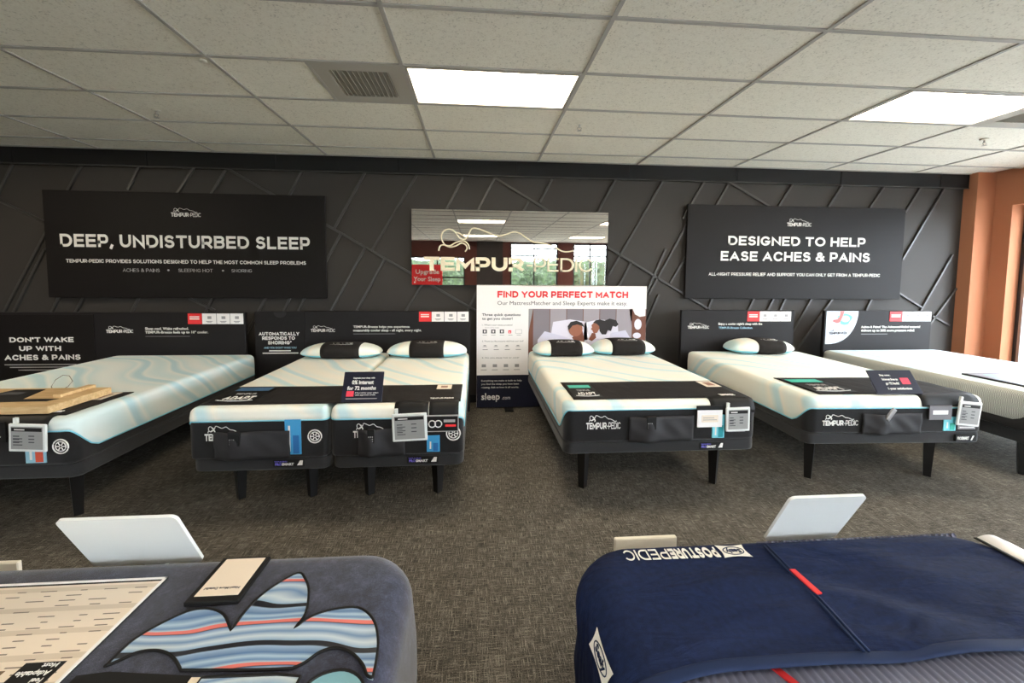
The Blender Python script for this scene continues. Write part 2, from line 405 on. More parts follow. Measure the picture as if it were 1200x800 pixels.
# ------------------------------------------------------------ room shell
XL, XR, YB, YW, ZC = -7.81, 6.66, -6.26, 5.11, 2.933
floor = struct(box('floor', (XL-.3, YB-.3, -0.1), (XR+.3, YW+.2, 0), CARPET))
wb = struct(box('wall_back', (XL-.3, YW, 0), (XR+.3, YW+.15, 3.0), WALL))
wl = struct(box('wall_left', (XL-.15, YB, 0), (XL, YW, 3.0), WALL))
BAT = [(-5.10,2.75,-5.54,1.88),(-4.40,2.75,-5.29,1.12),(-4.83,1.82,-5.19,1.12),(-5.50,2.47,-4.81,2.13),(-3.79,2.76,-3.92,2.50),(-3.21,2.76,-3.40,2.47),(-2.86,2.75,-3.04,2.46),(-2.84,2.76,-2.33,2.47),(-2.02,2.76,-2.18,2.46),(-4.71,1.29,-4.81,1.09),(-4.45,1.29,-4.56,1.09),(-3.86,1.29,-3.96,1.10),(-3.32,1.28,-3.04,1.14),(-3.05,1.30,-3.14,1.12),(-2.46,1.30,-2.57,1.10),(-2.19,1.30,-2.28,1.10),(-2.02,1.30,-2.12,1.10),(-1.31,2.76,-1.67,2.11),(-1.59,2.06,-1.78,1.71),(-1.80,2.17,0.01,1.13),(-0.71,2.75,-1.24,1.86),(-1.32,1.89,-1.73,1.13),(-1.10,1.75,-1.44,1.12),(-0.17,2.73,-0.72,1.67),(0.21,2.74,-0.46,1.44),(0.21,2.74,3.01,1.13),(-0.52,1.68,-0.86,1.13),(0.01,1.41,-0.10,1.16),(0.91,2.74,0.76,2.46),(0.63,2.48,0.12,1.50),(1.70,2.76,1.36,2.13),(1.05,2.21,0.69,1.45),(2.30,2.76,1.64,1.59),(1.93,1.77,1.72,1.35),(2.63,2.24,2.16,1.35),(2.83,2.76,2.57,2.30),(2.36,1.92,2.05,1.19),(2.63,1.83,2.43,1.49),(3.16,2.76,2.99,2.46),(3.16,2.76,3.71,2.47),(4.00,2.76,3.82,2.47),(4.67,2.76,4.50,2.48),(5.25,2.75,5.07,2.48),(5.77,2.76,5.57,2.43),(6.11,2.76,5.58,1.82),(3.00,1.32,2.93,1.13),(3.56,1.32,3.47,1.12),(3.83,1.32,3.73,1.12),(3.99,1.32,3.90,1.12),(4.35,1.32,4.13,0.92),(4.65,1.33,4.25,0.75),(5.19,1.33,5.10,1.12),(5.53,1.40,5.91,1.19),(6.30,1.90,5.91,1.18),(6.39,1.45,6.08,1.02),(6.07,1.08,6.33,0.95),(1.39,1.40,1.29,1.16),(2.29,1.35,2.17,1.06)]
for x0, z0, x1, z1 in BAT:
    if z1 < 1.2 and x1 < x0:
        s = (z1-0.35)/(z0-z1); s = min(s, 0.9/(z0-z1)); x1 -= (x0-x1)*s; z1 -= (z0-z1)*s
    d = Vector((x1-x0, 0, z1-z0)); L = d.length; a = math.atan2(d.z, d.x)
    bm = bmesh.new(); addbox(bm, (0, -0.024, -0.013), (L, 0.001, 0.013), 0.003, 1)
    bmesh.ops.transform(bm, matrix=Matrix.Translation((x0, YW, z0)) @ Matrix.Rotation(-a, 4, 'Y'), verts=bm.verts)
    me_obj('batten', bm, BATTEN, wb)
# header fascia under the ceiling, in sections
hd = struct(box('trim_1', (XL, YW-0.05, 2.755), (6.4, YW, ZC), TRIM))
hx = XL
while hx < 6.4:
    x2 = min(hx+1.38, 6.4)
    box('fascia_board', (hx+0.003, YW-0.062, 2.762), (x2-0.003, YW-0.05, ZC-0.004), TRIM, hd, 0.002, 1)
    hx = x2
box('metal_edge', (XL, YW-0.066, 2.750), (6.4, YW-0.046, 2.759), BATTEN, hd)
struct(box('baseboard_back', (XL, YW-0.015, 0), (6.4, YW, 0.1), TRIM))
# right: terracotta return, nib wall, then the window wall with deep reveals
wr = struct(box('wall_right', (6.4, 4.955, 0), (7.2, YW+.15, 3.0), ORANGE))
wins = [(4.77, 2.55), (2.15, 0.0), (-0.4, -2.5), (-2.9, -5.2)]
lst = []; yprev = 4.955
for a, b in wins:
    lst.append(((XR, a, 0), (XR+.3, yprev, 3.0))); yprev = b
lst.append(((XR, YB-.15, 0), (XR+.3, yprev, 3.0)))
for a, b in wins:
    lst.append(((XR, b, 2.50), (XR+.3, a, 3.0))); lst.append(((XR, b, 0), (XR+.3, a, 0.22)))
boxes('window_wall', lst, ORANGE, wr)
for i, (a, b) in enumerate(wins):
    x0 = XR+.17
    wn = struct(boxes('window_%d' % (i+1), [((x0, b, 0.22), (x0+.05, a, 0.29)), ((x0, b, 2.44), (x0+.05, a, 2.50)), ((x0, b, 0.29), (x0+.05, b+.06, 2.44)), ((x0, a-.045, 0.29), (x0+.05, a, 2.44)), ((x0, (a+b)/2-.03, 0.29), (x0+.05, (a+b)/2+.03, 2.44))], mat('window_frame_dark', (40, 38, 42), 0.4)))
    box('mullion', (x0-.01, a-.075, 0.29), (x0+.03, a-.045, 2.44), ALU, wn)
    box('window_pane', (x0+.02, b+.06, 0.29), (x0+.028, a-.045, 2.44), GLASS, wn)
# rear wall: maroon with shopfront windows (seen in the mirrored sign)
rear = [(-6.6, -2.9, 0.35, 2.33), (-2.6, -0.45, 0.35, 2.33), (1.3, 3.2, 0.3, 2.9), (3.8, 5.2, 0.3, 2.9)]
lst = []; xp = XL
for a, b, z0, z1 in rear:
    lst.append(((xp, YB-.2, 0), (a, YB, 3.0))); lst.append(((a, YB-.2, 0), (b, YB, z0)))
    if z1 < 2.9: lst.append(((a, YB-.2, z1), (b, YB, 3.0)))
    else: lst.append(((a, YB-.2, z1), (b, YB, 3.0)))
    xp = b
lst.append(((xp, YB-.2, 0), (XR+.3, YB, 3.0)))
wrear = struct(boxes('wall_rear', lst, MAROON))
for i, (a, b, z0, z1) in enumerate(rear):
    fr = [((a, YB-.12, z0), (b, YB-.06, z0+.06)), ((a, YB-.12, z1-.06), (b, YB-.06, z1)), ((a, YB-.12, z0), (a+.06, YB-.06, z1)), ((b-.06, YB-.12, z0), (b, YB-.06, z1)), (((a+b)/2-.025, YB-.12, z0), ((a+b)/2+.025, YB-.06, z1))]
    if z1 > 2.5: fr += [((a, YB-.12, zz), (b, YB-.06, zz+.05)) for zz in (2.38, 2.66)]
    else: fr += [((a, YB-.12, 1.5), (b, YB-.06, 1.56))]
    wn = struct(boxes('window_%d' % (i+5), fr, mat('window_frame_dark')))
    box('window_pane', (a, YB-.095, z0), (b, YB-.088, z1), GLASS, wn)
struct(box('trim_2', (0.0, YB+.001, 0), (1.0, YB+.12, ZC), mat('dark_column', (40, 32, 30), 0.6)))
# outside
struct(box('ground_outside', (-30, -40, -0.25), (40, YB-.35, -0.15), mat('asphalt', (176, 175, 170), 0.9)))
struct(box('ground_side', (XR+.35, YB-.3, -0.25), (40, 30, -0.15), mat('asphalt')))
GREEN = mk('foliage', (70, 96, 48), rough=0.8)
GREEN.col(GREEN.ramp(GREEN.noise(GREEN.coord(), 6, 5), [(0.35, (22, 36, 16)), (0.65, (52, 70, 36))])); GREEN = GREEN.m
for i, (x, y, rr) in enumerate([(-2.0, -15, 1.25), (1.4, -15, 1.25), (4.8, -15.6, 1.3), (8.2, -15, 1.3)]):
    t = empty('clipped_bush', ['green bush outside behind the camera, seen in the mirrored logo sign at its left', 'green bush outside seen under the P of the mirrored logo sign', 'green bush outside seen under the letters EDIC of the mirrored logo sign', 'green bush outside seen at the right end of the mirrored logo sign'][i], 'bush', (x, y, -0.15))
    bm = bmesh.new(); bmesh.ops.create_icosphere(bm, subdivisions=4, radius=1.0)
    for v in bm.verts:
        n = v.co.normalized(); f = 1+0.14*sin(n.x*11+i)*cos(n.y*9)+0.08*random.uniform(-1, 1)
        v.co = Vector((n.x*rr*f*1.15, n.y*rr*f, max(n.z*rr*f*0.95+rr*1.05, 0.25)))
    me_obj('foliage', bm, GREEN, t)
    tube('trunk', [(0, 0, 0), (0.03, 0, rr*0.9)], [0.12, 0.07], WOODP, t)
hg = bmesh.new(); bmesh.ops.create_grid(hg, x_segments=90, y_segments=8, size=1)
for v in hg.verts:
    a = v.co.y*pi/2; v.co = Vector((v.co.x*13+3, -18.2-1.0*cos(a)*0+.9*sin(a)+.12*random.uniform(-1, 1), 2.75*max(cos(a), 0)**.35+.14*random.uniform(-1, 1)-.1))
tag(me_obj('hedge', hg, GREEN, None, True), 'long green hedge outside, seen in the lower half of the mirrored logo sign', 'hedge')
# sale poster on the rear window, printed for people outside
po = empty('window_poster', 'red sale poster on the shop window, seen at the lower left of the mirrored sign', 'poster', (-1.95, YB-.02, 0.9))
box('sheet', (-0.55, -0.01, 0), (0.62, 0, 1.12), RED, po)
Mp = Matrix(((-1, 0, 0, 0), (0, 0, 1, 0.001), (0, 1, 0, 0), (0, 0, 0, 1)))
Mp = Matrix(((1, 0, 0, 0), (0, 0, 1, 0.001), (0, 1, 0, 0), (0, 0, 0, 1)))
text('Upgrade', -0.40, 0.50, 0.76, 0.93, 0, WHITE, po, 0.02, Mp)
text('Your Sleep', -0.48, 0.55, 0.48, 0.65, 0, WHITE, po, 0.02, Mp)

# ------------------------------------------------------------ ceiling grid, tiles, fittings
ceil = struct(box('ceiling', (XL-.2, YB-.2, ZC+0.06), (XR+.5, YW+.1, ZC+0.12), mat('plenum', (90, 88, 84), 0.9)))
gx = lambda i: 1.2192*i-2.934
gy = lambda j: 0.6096*j+2.272
skip = {}
lights = [(i, j) for i in (-2, 2, 5) for j in (1, -5, -11)]
for l in lights: skip[l] = 'light'
skip[(1, 1)] = 'vent'; skip[(6, 1)] = 'vent2'
def tilebox(x0, x1, y0, y1):
    me = TM.get((round(x1-x0, 3), round(y1-y0, 3)))
    if not me:
        bm = bmesh.new(); addbox(bm, (0, 0, 0), (x1-x0, y1-y0, 0.016))
        me = bpy.data.meshes.new('ceiling_tile'); bm.to_mesh(me); bm.free(); me.materials.append(TILE); TM[(round(x1-x0, 3), round(y1-y0, 3))] = me
    o = bpy.data.objects.new('ceiling_tile', me); COL.objects.link(o); o.parent = ceil
    o.location = (x0, y0, ZC+random.uniform(0.004, 0.006)); return o
TM = {}
g = 0.006
for i in range(-4, 8):
    for j in range(-14, 5):
        x0, x1 = gx(i)+g, min(gx(i+1)-g, XR if j < 4 else 6.6); y0, y1 = gy(j)+g, min(gy(j+1)-g, YW-.005)
        k = skip.get((i, j))
        if k == 'light': continue
        xm = (gx(i)+gx(i+1))/2
        if k == 'vent': tilebox(x0, xm-g, y0, y1); continue
        if k == 'vent2': tilebox(xm+g, x1, y0, y1); continue
        tilebox(x0, x1, y0, y1)
for i in range(-4, 8): box('grid_runner', (gx(i)-.012, YB, ZC-.004), (gx(i)+.012, YW-.06, ZC+.004), GRID, ceil)
for j in range(-14, 5): box('grid_runner', (XL, gy(j)-.012, ZC-.0035), (XR, gy(j)+.012, ZC+.0045), GRID, ceil)
box('grid_runner', (XL, YW-.085, ZC-.004), (6.4, YW-.06, ZC+.004), GRID, ceil)
for i, (a) in enumerate([((gx(1.5)), 1), (gx(6.5), 1)]): box('grid_runner', (a[0]-.012, gy(1), ZC-.004), (a[0]+.012, gy(2), ZC+.004), GRID, ceil)
pos = {(2, 1): 'lit ceiling light panel at the centre, right of the air vent', (5, 1): 'lit ceiling light panel at the right side of the ceiling', (-2, 1): 'lit ceiling light panel left of the view',
       (2, -5): 'longer light panel reflected near the top of the mirrored sign', (2, -11): 'thin light panel reflected lower in the mirrored sign'}
names = ['far left above the cashier area', 'right half behind the camera', 'left half behind the camera', 'rear right corner', 'rear left corner']
c_ = 0
for i, j in lights:
    lb = pos.get((i, j))
    if not lb: lb = 'lit ceiling light panel '+{(-2, -5): 'behind the camera on the left', (5, -5): 'behind the camera on the right', (-2, -11): 'by the rear wall on the left', (5, -11): 'by the rear wall on the right'}[(i, j)]
    t = empty('ceiling_light', lb, 'light', (gx(i+.5), gy(j+.5), ZC), group=None)
    W, H = 0.595, 0.29
    boxes('frame', [((-W, -H, -.004), (W, -H+.018, .03)), ((-W, H-.018, -.004), (W, H, .03)), ((-W, -H+.018, -.004), (-W+.018, H-.018, .03)), ((W-.018, -H+.018, -.004), (W, H-.018, .03))], GRID, t)
    box('diffuser', (-W+.018, -H+.018, .004), (W-.018, H-.018, .014), DIFF, t)
def vent(x, lb):
    t = empty('air_vent', lb, 'vent', (x, gy(1.5), ZC)); VM = mat('vent_metal', (176, 170, 158), 0.6)
    boxes('frame', [((-.295, -.295, -.003), (.295, -.20, .02)), ((-.295, .20, -.003), (.295, .295, .02)), ((-.295, -.20, -.003), (-.20, .20, .02)), ((.20, -.20, -.003), (.295, .20, .02))], VM, t)
    box('backing', (-.2, -.2, .012), (.2, .2, .02), mat('vent_back', (150, 146, 138), 0.8), t)
    for q in range(12):
        xx = -.185+q*.0336
        bm = bmesh.new(); addbox(bm, (-.011, -.2, -.0015), (.011, .2, .0015))
        bmesh.ops.transform(bm, matrix=Matrix.Translation((xx, 0, .004)) @ Matrix.Rotation(0.7, 4, 'Y'), verts=bm.verts); me_obj('slat', bm, VM, t)
vent(gx(1.75), 'grey square ceiling air vent left of the central light panel')
vent(gx(6.25), 'dark square ceiling air vent beside the right light panel')
for (x, y), lb in zip([(-2.697, 3.838), (0.917, 3.793), (4.947, 3.803)], ['small sprinkler head on the left part of the ceiling', 'small sprinkler head right of the central light panel', 'small sprinkler head below the right ceiling light panel']):
    t = empty('fire_sprinkler', lb, 'sprinkler', (x, y, ZC))
    bm = bmesh.new(); addtube(bm, [(0, 0, 0), (0, 0, -.008)], [.036, .03], 14); me_obj('escutcheon', bm, IVORY, t)
    tube('body', [(0, 0, -.006), (0, 0, -.035)], .009, STEEL, t)
    tube('yoke', [(-.014, 0, -.03), (-.018, 0, -.045), (0, 0, -.06), (.018, 0, -.045), (.014, 0, -.03)], .003, STEEL, t)
    bm = bmesh.new(); addtube(bm, [(0, 0, -.060), (0, 0, -.063)], .02, 12); me_obj('deflector', bm, STEEL, t)
hk = tube('ceiling_clip', [(-1.77, 2.93, 2.93), (-1.76, 2.91, 2.915), (-1.735, 2.90, 2.912), (-1.715, 2.885, 2.90)], [.010, .014, .012, .010], IVORY)
tag(hk, 'small white clip stuck on the ceiling grid in the upper left', 'clip')

# ------------------------------------------------------------ wall signs
def sign(name, lb, x0, x1, z0, z1, m=PANEL, ys=5.04):
    t = empty(name, lb, 'sign', ((x0+x1)/2, ys+.03, z0))
    t2 = t; P = box('board', (x0-(x0+x1)/2, -.03, 0), (x1-(x0+x1)/2, .004, z1-z0), m, t, .003, 1)
    box('standoff', (-.6, .004, .3), (-.5, .016, z1-z0-.3), DARK, t); box('standoff', (.5, .004, .3), (.6, .016, z1-z0-.3), DARK, t)
    return t
def T(t, s, x0, x1, z0, z1, m=WHITE, bold=0.02, y=5.04): # world rectangle on a sign
    o = caps(s, x0, x1, z0, z1, y, m, None, {0.035: .205, 0.02: .18}.get(bold, .11)) if s != '•' else text(s, x0, x1, z0, z1, y, m, None, bold)
    o.parent = t; o.location = (-t.location.x, -t.location.y, -t.location.z); return o
def WM(t, x0, x1, z0, z1, y=5.04, m=WHITE, **kw):
    before = set(COL.objects); wordmark(x0, x1, z0, z1, y, m, None, **kw)
    for o in set(COL.objects)-before: o.parent = t; o.location = (-t.location.x, -t.location.y, -t.location.z)
s = sign('wall_sign', 'wide black wall sign reading DEEP, UNDISTURBED SLEEP', -4.765, -1.753, 1.287, 2.472)
WM(s, -3.435, -3.118, 2.205, 2.30)
T(s, 'DEEP, UNDISTURBED SLEEP', -4.61, -1.93, 1.853, 1.995, bold=0.035)
T(s, 'TEMPUR-PEDIC PROVIDES SOLUTIONS DESIGNED TO HELP THE MOST COMMON SLEEP PROBLEMS', -4.56, -1.98, 1.678, 1.718, bold=0.02)
T(s, 'ACHES & PAINS', -3.975, -3.584, 1.580, 1.618, GREYT, 0); T(s, 'SLEEPING HOT', -3.381, -3.013, 1.583, 1.620, GREYT, 0); T(s, 'SNORING', -2.806, -2.582, 1.585, 1.620, GREYT, 0)
for xx in (-3.49, -2.90): T(s, '•', xx-.012, xx+.012, 1.592, 1.612, GREYT, 0)
s = sign('wall_sign', 'wide black wall sign reading DESIGNED TO HELP EASE ACHES & PAINS', 2.602, 5.52, 1.303, 2.471)
WM(s, 3.909, 4.235, 2.222, 2.318)
T(s, 'DESIGNED TO HELP', 3.139, 4.986, 1.975+.0, 2.09, bold=0.035, y=5.04)
s_ = s
T(s, 'EASE ACHES & PAINS', 3.05, 5.06, 1.78, 1.90, bold=0.035)
T(s, 'ALL-NIGHT PRESSURE RELIEF AND SUPPORT YOU CAN ONLY GET FROM A TEMPUR-PEDIC', 2.90, 5.217, 1.592, 1.632, bold=0.02)
# mirrored logo sign
t = empty('mirrored_logo_sign', 'mirrored rectangular wall sign with cream TEMPUR-PEDIC letters and reclining figure', 'sign', (0.415, 5.05, 1.455))
box('mirror_sheet', (-1.183, -.012, 0), (1.183, -.004, .89), MIRROR, t)
for xx in (-1.15, 1.15):
    for zz in (.03, .86):
        bm = bmesh.new(); addtube(bm, [(xx, .03, zz), (xx, -.016, zz)], .008, 8); me_obj('standoff', bm, STEEL, t)
wmM = frontM(0, 5.036, 0)
def LM(f, *a, **kw):
    before = set(COL.objects); f(*a, **kw)
    for o in set(COL.objects)-before: o.parent = t; o.location = (-t.location.x, -t.location.y, -t.location.z)
LM(caps, 'TEMPUR', -0.625, 0.575, 1.623, 1.787, 5.036, CREAM, None, .23, None, 0.012, .07)
LM(caps, '-PEDIC', 0.60, 1.405, 1.623, 1.787, 5.036, CREAM, None, .12, None, 0.012, .10)
LM(text, '°', 1.44, 1.475, 1.755, 1.79, 5.036, CREAM, None, 0.0, None, 0.012)
LM(figure, -0.625, 1.405, 1.85, 2.13, 5.036, 0.009, CREAM, None)

# ------------------------------------------------------------ panels standing behind the beds
YP = 4.75
def iconstrip(t, xs, z0, z1, y=YP):
    # red tile and three white tiles
    box('red_icon_tile', (xs[0], y-.004, z0), (xs[1]-.004, y-.0005, z1), RED, t)
    bars([(xs[0]+.02, xs[1]-.03, z0+.05+.022*i, z0+.062+.022*i) for i in range(2)], WHITE, t, frontM(0, y-.004, 0))
    for a, b in zip(xs[1:-1], xs[2:]):
        box('white_icon_tile', (a, y-.004, z0), (b-.006, y-.0005, z1), PAPER, t)
        m_ = (a+b)/2
        bars([(m_-.02, m_+.02, z0+.055, z0+.085), (m_-.035, m_+.03, z0+.025, z0+.033), (m_-.025, m_+.02, z0+.014, z0+.020)], MTEXT, t, frontM(0, y-.004, 0))
def panel(lb, x0, x1, ztop, m=PANEL2, name='headboard_panel'):
    t = bpy.data.objects.new(name, None); COL.objects.link(t); tag(t, lb, 'panel')
    box('board', (x0, YP, 0), (x1, YP+.045, ztop), m, t, .003, 1); return t
# left: don't wake up
t = panel('black panel behind the far left bed reading DON\'T WAKE UP WITH ACHES & PAINS', -5.7, -2.525, 1.145)
box('side_board', (-5.68, YP-.012, 0), (-4.06, YP, 1.125), PANEL, t)
y_f = YP-.012
caps("DON'T WAKE", -4.885, -4.262, .830, .883, y_f, WHITE, t, .22)
caps('UP WITH', -4.797, -4.39, .738, .790, y_f, WHITE, t, .22)
caps('ACHES & PAINS', -4.945, -4.205, .640, .697, y_f, WHITE, t, .22)
bars([(-4.95, -4.25, .588, .596), (-4.90, -4.32, .560, .568), (-4.82, -4.40, .53, .538)], GREYT, t, frontM(0, y_f, 0))
wordmark(-3.945, -3.675, .925, .998, YP, WHITE, t)
text('Sleep cool. Wake refreshed.', -3.553, -3.11, .957, .985, YP, WHITE, t, .02)
text('TEMPUR-Breeze feels up to 10° cooler.', -3.555, -2.91, .918, .945, YP, WHITE, t, .02)
bars([(-3.553, -3.10, .884, .888)], MTEXT, t, frontM(0, YP, 0))
iconstrip(t, [-3.113, -2.965, -2.815, -2.675, -2.535], 1.02, 1.135)
# snoring card + main
t = panel('narrow black panel reading AUTOMATICALLY RESPONDS TO SNORING behind the split bed', -2.425, -1.897, 1.155)
bm_c = [(0.068*cos(a), 0.065*sin(a)) for a in [pi+pi*i/12 for i in range(13)]]
prism('thumb_notch', bm_c, 0, .002, DARK, t, frontM(-2.155, YP, 1.153))
caps('AUTOMATICALLY', -2.385, -1.955, .893, .930, YP, WHITE, t, .23)
caps('RESPONDS TO', -2.350, -2.003, .844, .882, YP, WHITE, t, .23)
caps('SNORING*', -2.290, -2.04, .793, .831, YP, WHITE, t, .23)
text('AND YOU DON\'T WAKE YOU', -2.335, -1.99, .745, .768, YP, mat('pale_blue_print', (150, 190, 210)), t, .02)
bars([(-2.28, -2.05, .716, .728), (-2.35, -1.97, .690, .702)], WHITE, t, frontM(0, YP, 0))
t = panel('black panel directly behind the split bed with a red and white icon strip', -1.893, -0.075, 1.162)
wordmark(-1.83, -1.57, .93, 1.0, YP, WHITE, t)
text('TEMPUR-Breeze helps you experience', -1.372, -0.754, .975, 1.000, YP, WHITE, t, .02)
text('measurably cooler sleep - all night, every night.', -1.373, -0.621, .934, .960, YP, WHITE, t, .02)
bars([(-1.373, -.915, .905, .909)], MTEXT, t, frontM(0, YP, 0))
iconstrip(t, [-.648, -.506, -.363, -.22, -.085], 1.046, 1.158)
t = panel('black panel behind the second bed from the right, with one pillow before it', 2.421, 3.838, 1.178)
wordmark(2.50, 2.765, .958, 1.028, YP, WHITE, t)
text("Enjoy a cooler night's sleep with the", 2.881, 3.43, 1.002, 1.029, YP, WHITE, t, .02)
text('TEMPUR-Breeze Collection.', 2.883, 3.313, .955, .981, YP, mat('pale_blue_print'), t, .02)
iconstrip(t, [3.238, 3.395, 3.525, 3.66, 3.797], 1.046, 1.165)
t = panel('black panel at the far right bed with a quarter-round picture corner', 4.231, 5.650, 1.175)
qp = [(4.251, 1.170), (4.666, 1.170)]+[(4.251+.415*cos(a)**.8, 1.170-.405*sin(a)) for a in [pi/2*i/14 for i in range(1, 14)]]+[(4.251, .765)]
prism('picture_corner', [(x, z) for x, z in qp][::-1], 0, .003, mat('pale_blue_picture', (196, 204, 220), 0.5), t, frontM(0, YP, 0))
prism('picture_swirl', [(4.49+.09*cos(a)*(1+.2*sin(3*a)), 1.07+.07*sin(a)) for a in [2*pi*i/20 for i in range(20)]], .003, .0036, mat('teal_swirl', (90, 176, 172), 0.5), t, frontM(0, YP, 0))
prism('picture_swirl', [(4.50+.055*cos(a), 1.075+.04*sin(a)) for a in [2*pi*i/20 for i in range(20)]], .0036, .0042, mat('pale_blue_picture'), t, frontM(0, YP, 0))
prism('picture_hand', [(4.43, 1.168), (4.48, 1.168), (4.455, 1.09), (4.43, 1.035), (4.39, 1.02), (4.33, 1.045), (4.345, 1.065), (4.39, 1.07), (4.42, 1.10)], .003, .0045, mat('pink_print', (208, 96, 92), 0.5), t, frontM(0, YP, 0))
wordmark(4.291, 4.54, .885, .950, YP-.003, DTEXT, t)
text('Aches & Pains? The Advanced Relief material', 4.712, 5.50, .962, .990, YP, WHITE, t, .03)
text('delivers up to 20% more pressure relief.', 4.715, 5.43, .918, .946, YP, WHITE, t, .03)
bars([(4.719, 5.07, .884, .890)], MTEXT, t, frontM(0, YP, 0))
iconstrip(t, [5.084, 5.253, 5.40, 5.52, 5.645], 1.046, 1.165)

# ------------------------------------------------------------ white "find your perfect match" board
YBD = 4.85
t = empty('display_board', 'tall white board headed FIND YOUR PERFECT MATCH with a bedroom picture', 'board', (1.01, YBD, 0))
loc = (-1.01, -YBD, 0)
before = set(COL.objects)
box('board', (0.0, YBD, 0.015), (2.03, YBD+.03, 1.456), PAPER, None, .002, 1)
box('navy_base', (0.002, YBD-.003, 0.016), (2.028, YBD, 0.40), NAVYP)
for xx in (.33, 1.7): box('foot', (xx, YBD-.14, 0), (xx+.1, YBD+.14, .014), BLACKF)
caps('FIND YOUR PERFECT MATCH', .241, 1.80, 1.315, 1.392, YBD, RED, None, .25, gap=.12)
text('Our MattressMatcher and Sleep Experts make it easy.', .241, 1.793, 1.228, 1.275, YBD, DTEXT, None, 0)
text('Three quick questions', .063, .513, 1.10, 1.13, YBD, DTEXT, None, .02)
text('to get you closer!', .063, .42, 1.055, 1.083, YBD, DTEXT, None, .02)
text("1. What's your sleep position?", .063, .42, .985, 1.003, YBD, DTEXT, None, 0)
text('(check all that apply)', .095, .26, .957, .97, YBD, MTEXT, None, 0)
FB = frontM(0, YBD, 0)
for i, xx in enumerate((.07, .17, .27)):
    bars([(xx, xx+.05, .895, .94)], DTEXT, None, FB, 'bed_icon'); bars([(xx+.015, xx+.035, .905, .93)], PAPER, None, frontM(0, YBD-.001, 0), 'bed_icon_detail')
bars([(.37, .405, .895, .93)], RED, None, FB, 'red_icon'); bars([(.38, .395, .903, .915)], PAPER, None, frontM(0, YBD-.001, 0), 'red_icon_detail')
bars([(.455, .53, .938, .941), (.455, .53, .893, .896), (.455, .458, .893, .941), (.527, .53, .893, .941)], MTEXT, None, FB, 'outline_icon')
bars([(.07+.1*i, .12+.1*i, .872, .877) for i in range(5)], MTEXT, None, FB)
text('2. Would you like pressure relief from your bed?', .063, .55, .795, .812, YBD, DTEXT, None, 0)
bars([(.07+.13*i, .12+.13*i, .735, .74) for i in range(4)]+[(.07+.13*i, .13+.13*i, .70, .708) for i in range(4)]+[(.08+.13*i, .11+.13*i, .745, .757) for i in range(4)], MTEXT, None, FB)
text('3. Do you sleep hot or cold?', .063, .50, .60, .615, YBD, DTEXT, None, 0)
bars([(.06+.13*i, .11+.13*i, .495, .53) for i in range(4)]+[(.05+.13*i, .12+.13*i, .46, .467) for i in range(4)], MTEXT, None, FB)
FN = frontM(0, YBD-.003, 0)
text('Everything we make is built to help', .056, .535, .325, .345, 0, WHITE, None, .01, FN)
text('you find the sleep you have been', .056, .50, .285, .305, 0, WHITE, None, .01, FN)
text('missing. Ask us how it all works.', .056, .50, .245, .265, 0, WHITE, None, .01, FN)
text('sleep', .056, .275, .105, .185, 0, WHITE, None, .02, FN)
text('.com', .30, .40, .108, .138, 0, WHITE, None, 0, FN)
# printed bedroom picture
def pp(name, pts, lay, m): return prism(name, pts, 0, .0012, m, None, frontM(0, YBD-.0012*lay, 0))
pp('picture_background', [(.608, .45), (2.028, .45), (2.028, 1.183), (.608, 1.183)], 0, WOODP)
pp('picture_window', [(.608, .9), (.66, 1.183), (.608, 1.183)], 1, MTEXT)
for i in range(6):
    a = .66+i*.2; pp('picture_headboard', [(a+.004, .75), (a+.196, .75), (a+.196, 1.183), (a+.004, 1.183)], 1, HEADB if i % 2 else HEADB2)
pp('picture_side_wall', [(1.86, .95), (2.028, .9), (2.028, 1.183), (1.82, 1.183)], 1, WOODP)
pp('picture_pillow', [(.86, .78), (.90, 1.03), (1.10, 1.06), (1.30, 1.03), (1.32, .8)], 2, SHEET)
pp('picture_pillow', [(1.26, .78), (1.28, 1.02), (1.45, 1.06), (1.68, 1.03), (1.70, .8)], 2, SHEET)
pp('picture_duvet', [(.68, .45), (.72, .82), (.80, .92), (1.05, .85), (1.20, .80), (1.45, .83), (1.62, .90), (1.78, .93), (1.86, .80), (1.9, .45)], 3, SHEET2)
pp('picture_neck', [(1.13, .84), (1.19, .92), (1.24, .98), (1.27, .86), (1.28, .78), (1.18, .78)], 4, SKIN2)
pp('picture_face', [(1.17+.085*cos(a), .945+.085*sin(a)*1.05) for a in [2*pi*i/20 for i in range(20)]], 5, SKIN)
pp('picture_hair', [(1.085, .93), (1.075, .98), (1.11, 1.03), (1.18, 1.045), (1.245, 1.02), (1.285, .96), (1.24, .985), (1.19, 1.0), (1.13, .985), (1.10, .945)], 6, HAIR)
pp('picture_face', [(1.36, .99), (1.40, 1.03), (1.45, 1.03), (1.46, .95), (1.43, .90), (1.39, .89), (1.375, .925), (1.355, .945), (1.37, .965)], 5, SKIN)
pp('picture_hand', [(1.33, .82), (1.37, .90), (1.41, .89), (1.42, .84), (1.37, .80)], 6, SKIN2)
pp('picture_hair', [(1.38, 1.02), (1.41, 1.05), (1.46, 1.06), (1.52, 1.045), (1.58, 1.07), (1.66, 1.05), (1.69, 1.0), (1.66, .97), (1.62, .98), (1.60, .92), (1.56, .93), (1.54, .88), (1.49, .88), (1.46, .92), (1.455, .98), (1.42, 1.01)], 6, HAIR)
pp('picture_top', [(1.42, .86), (1.47, .91), (1.54, .88), (1.60, .90), (1.58, .84), (1.46, .82)], 4, SHEET)
pp('picture_lamp', [(1.86, 1.183), (1.89, 1.12), (1.95, 1.09), (2.02, 1.10), (2.02, 1.183)], 2, PAPER)
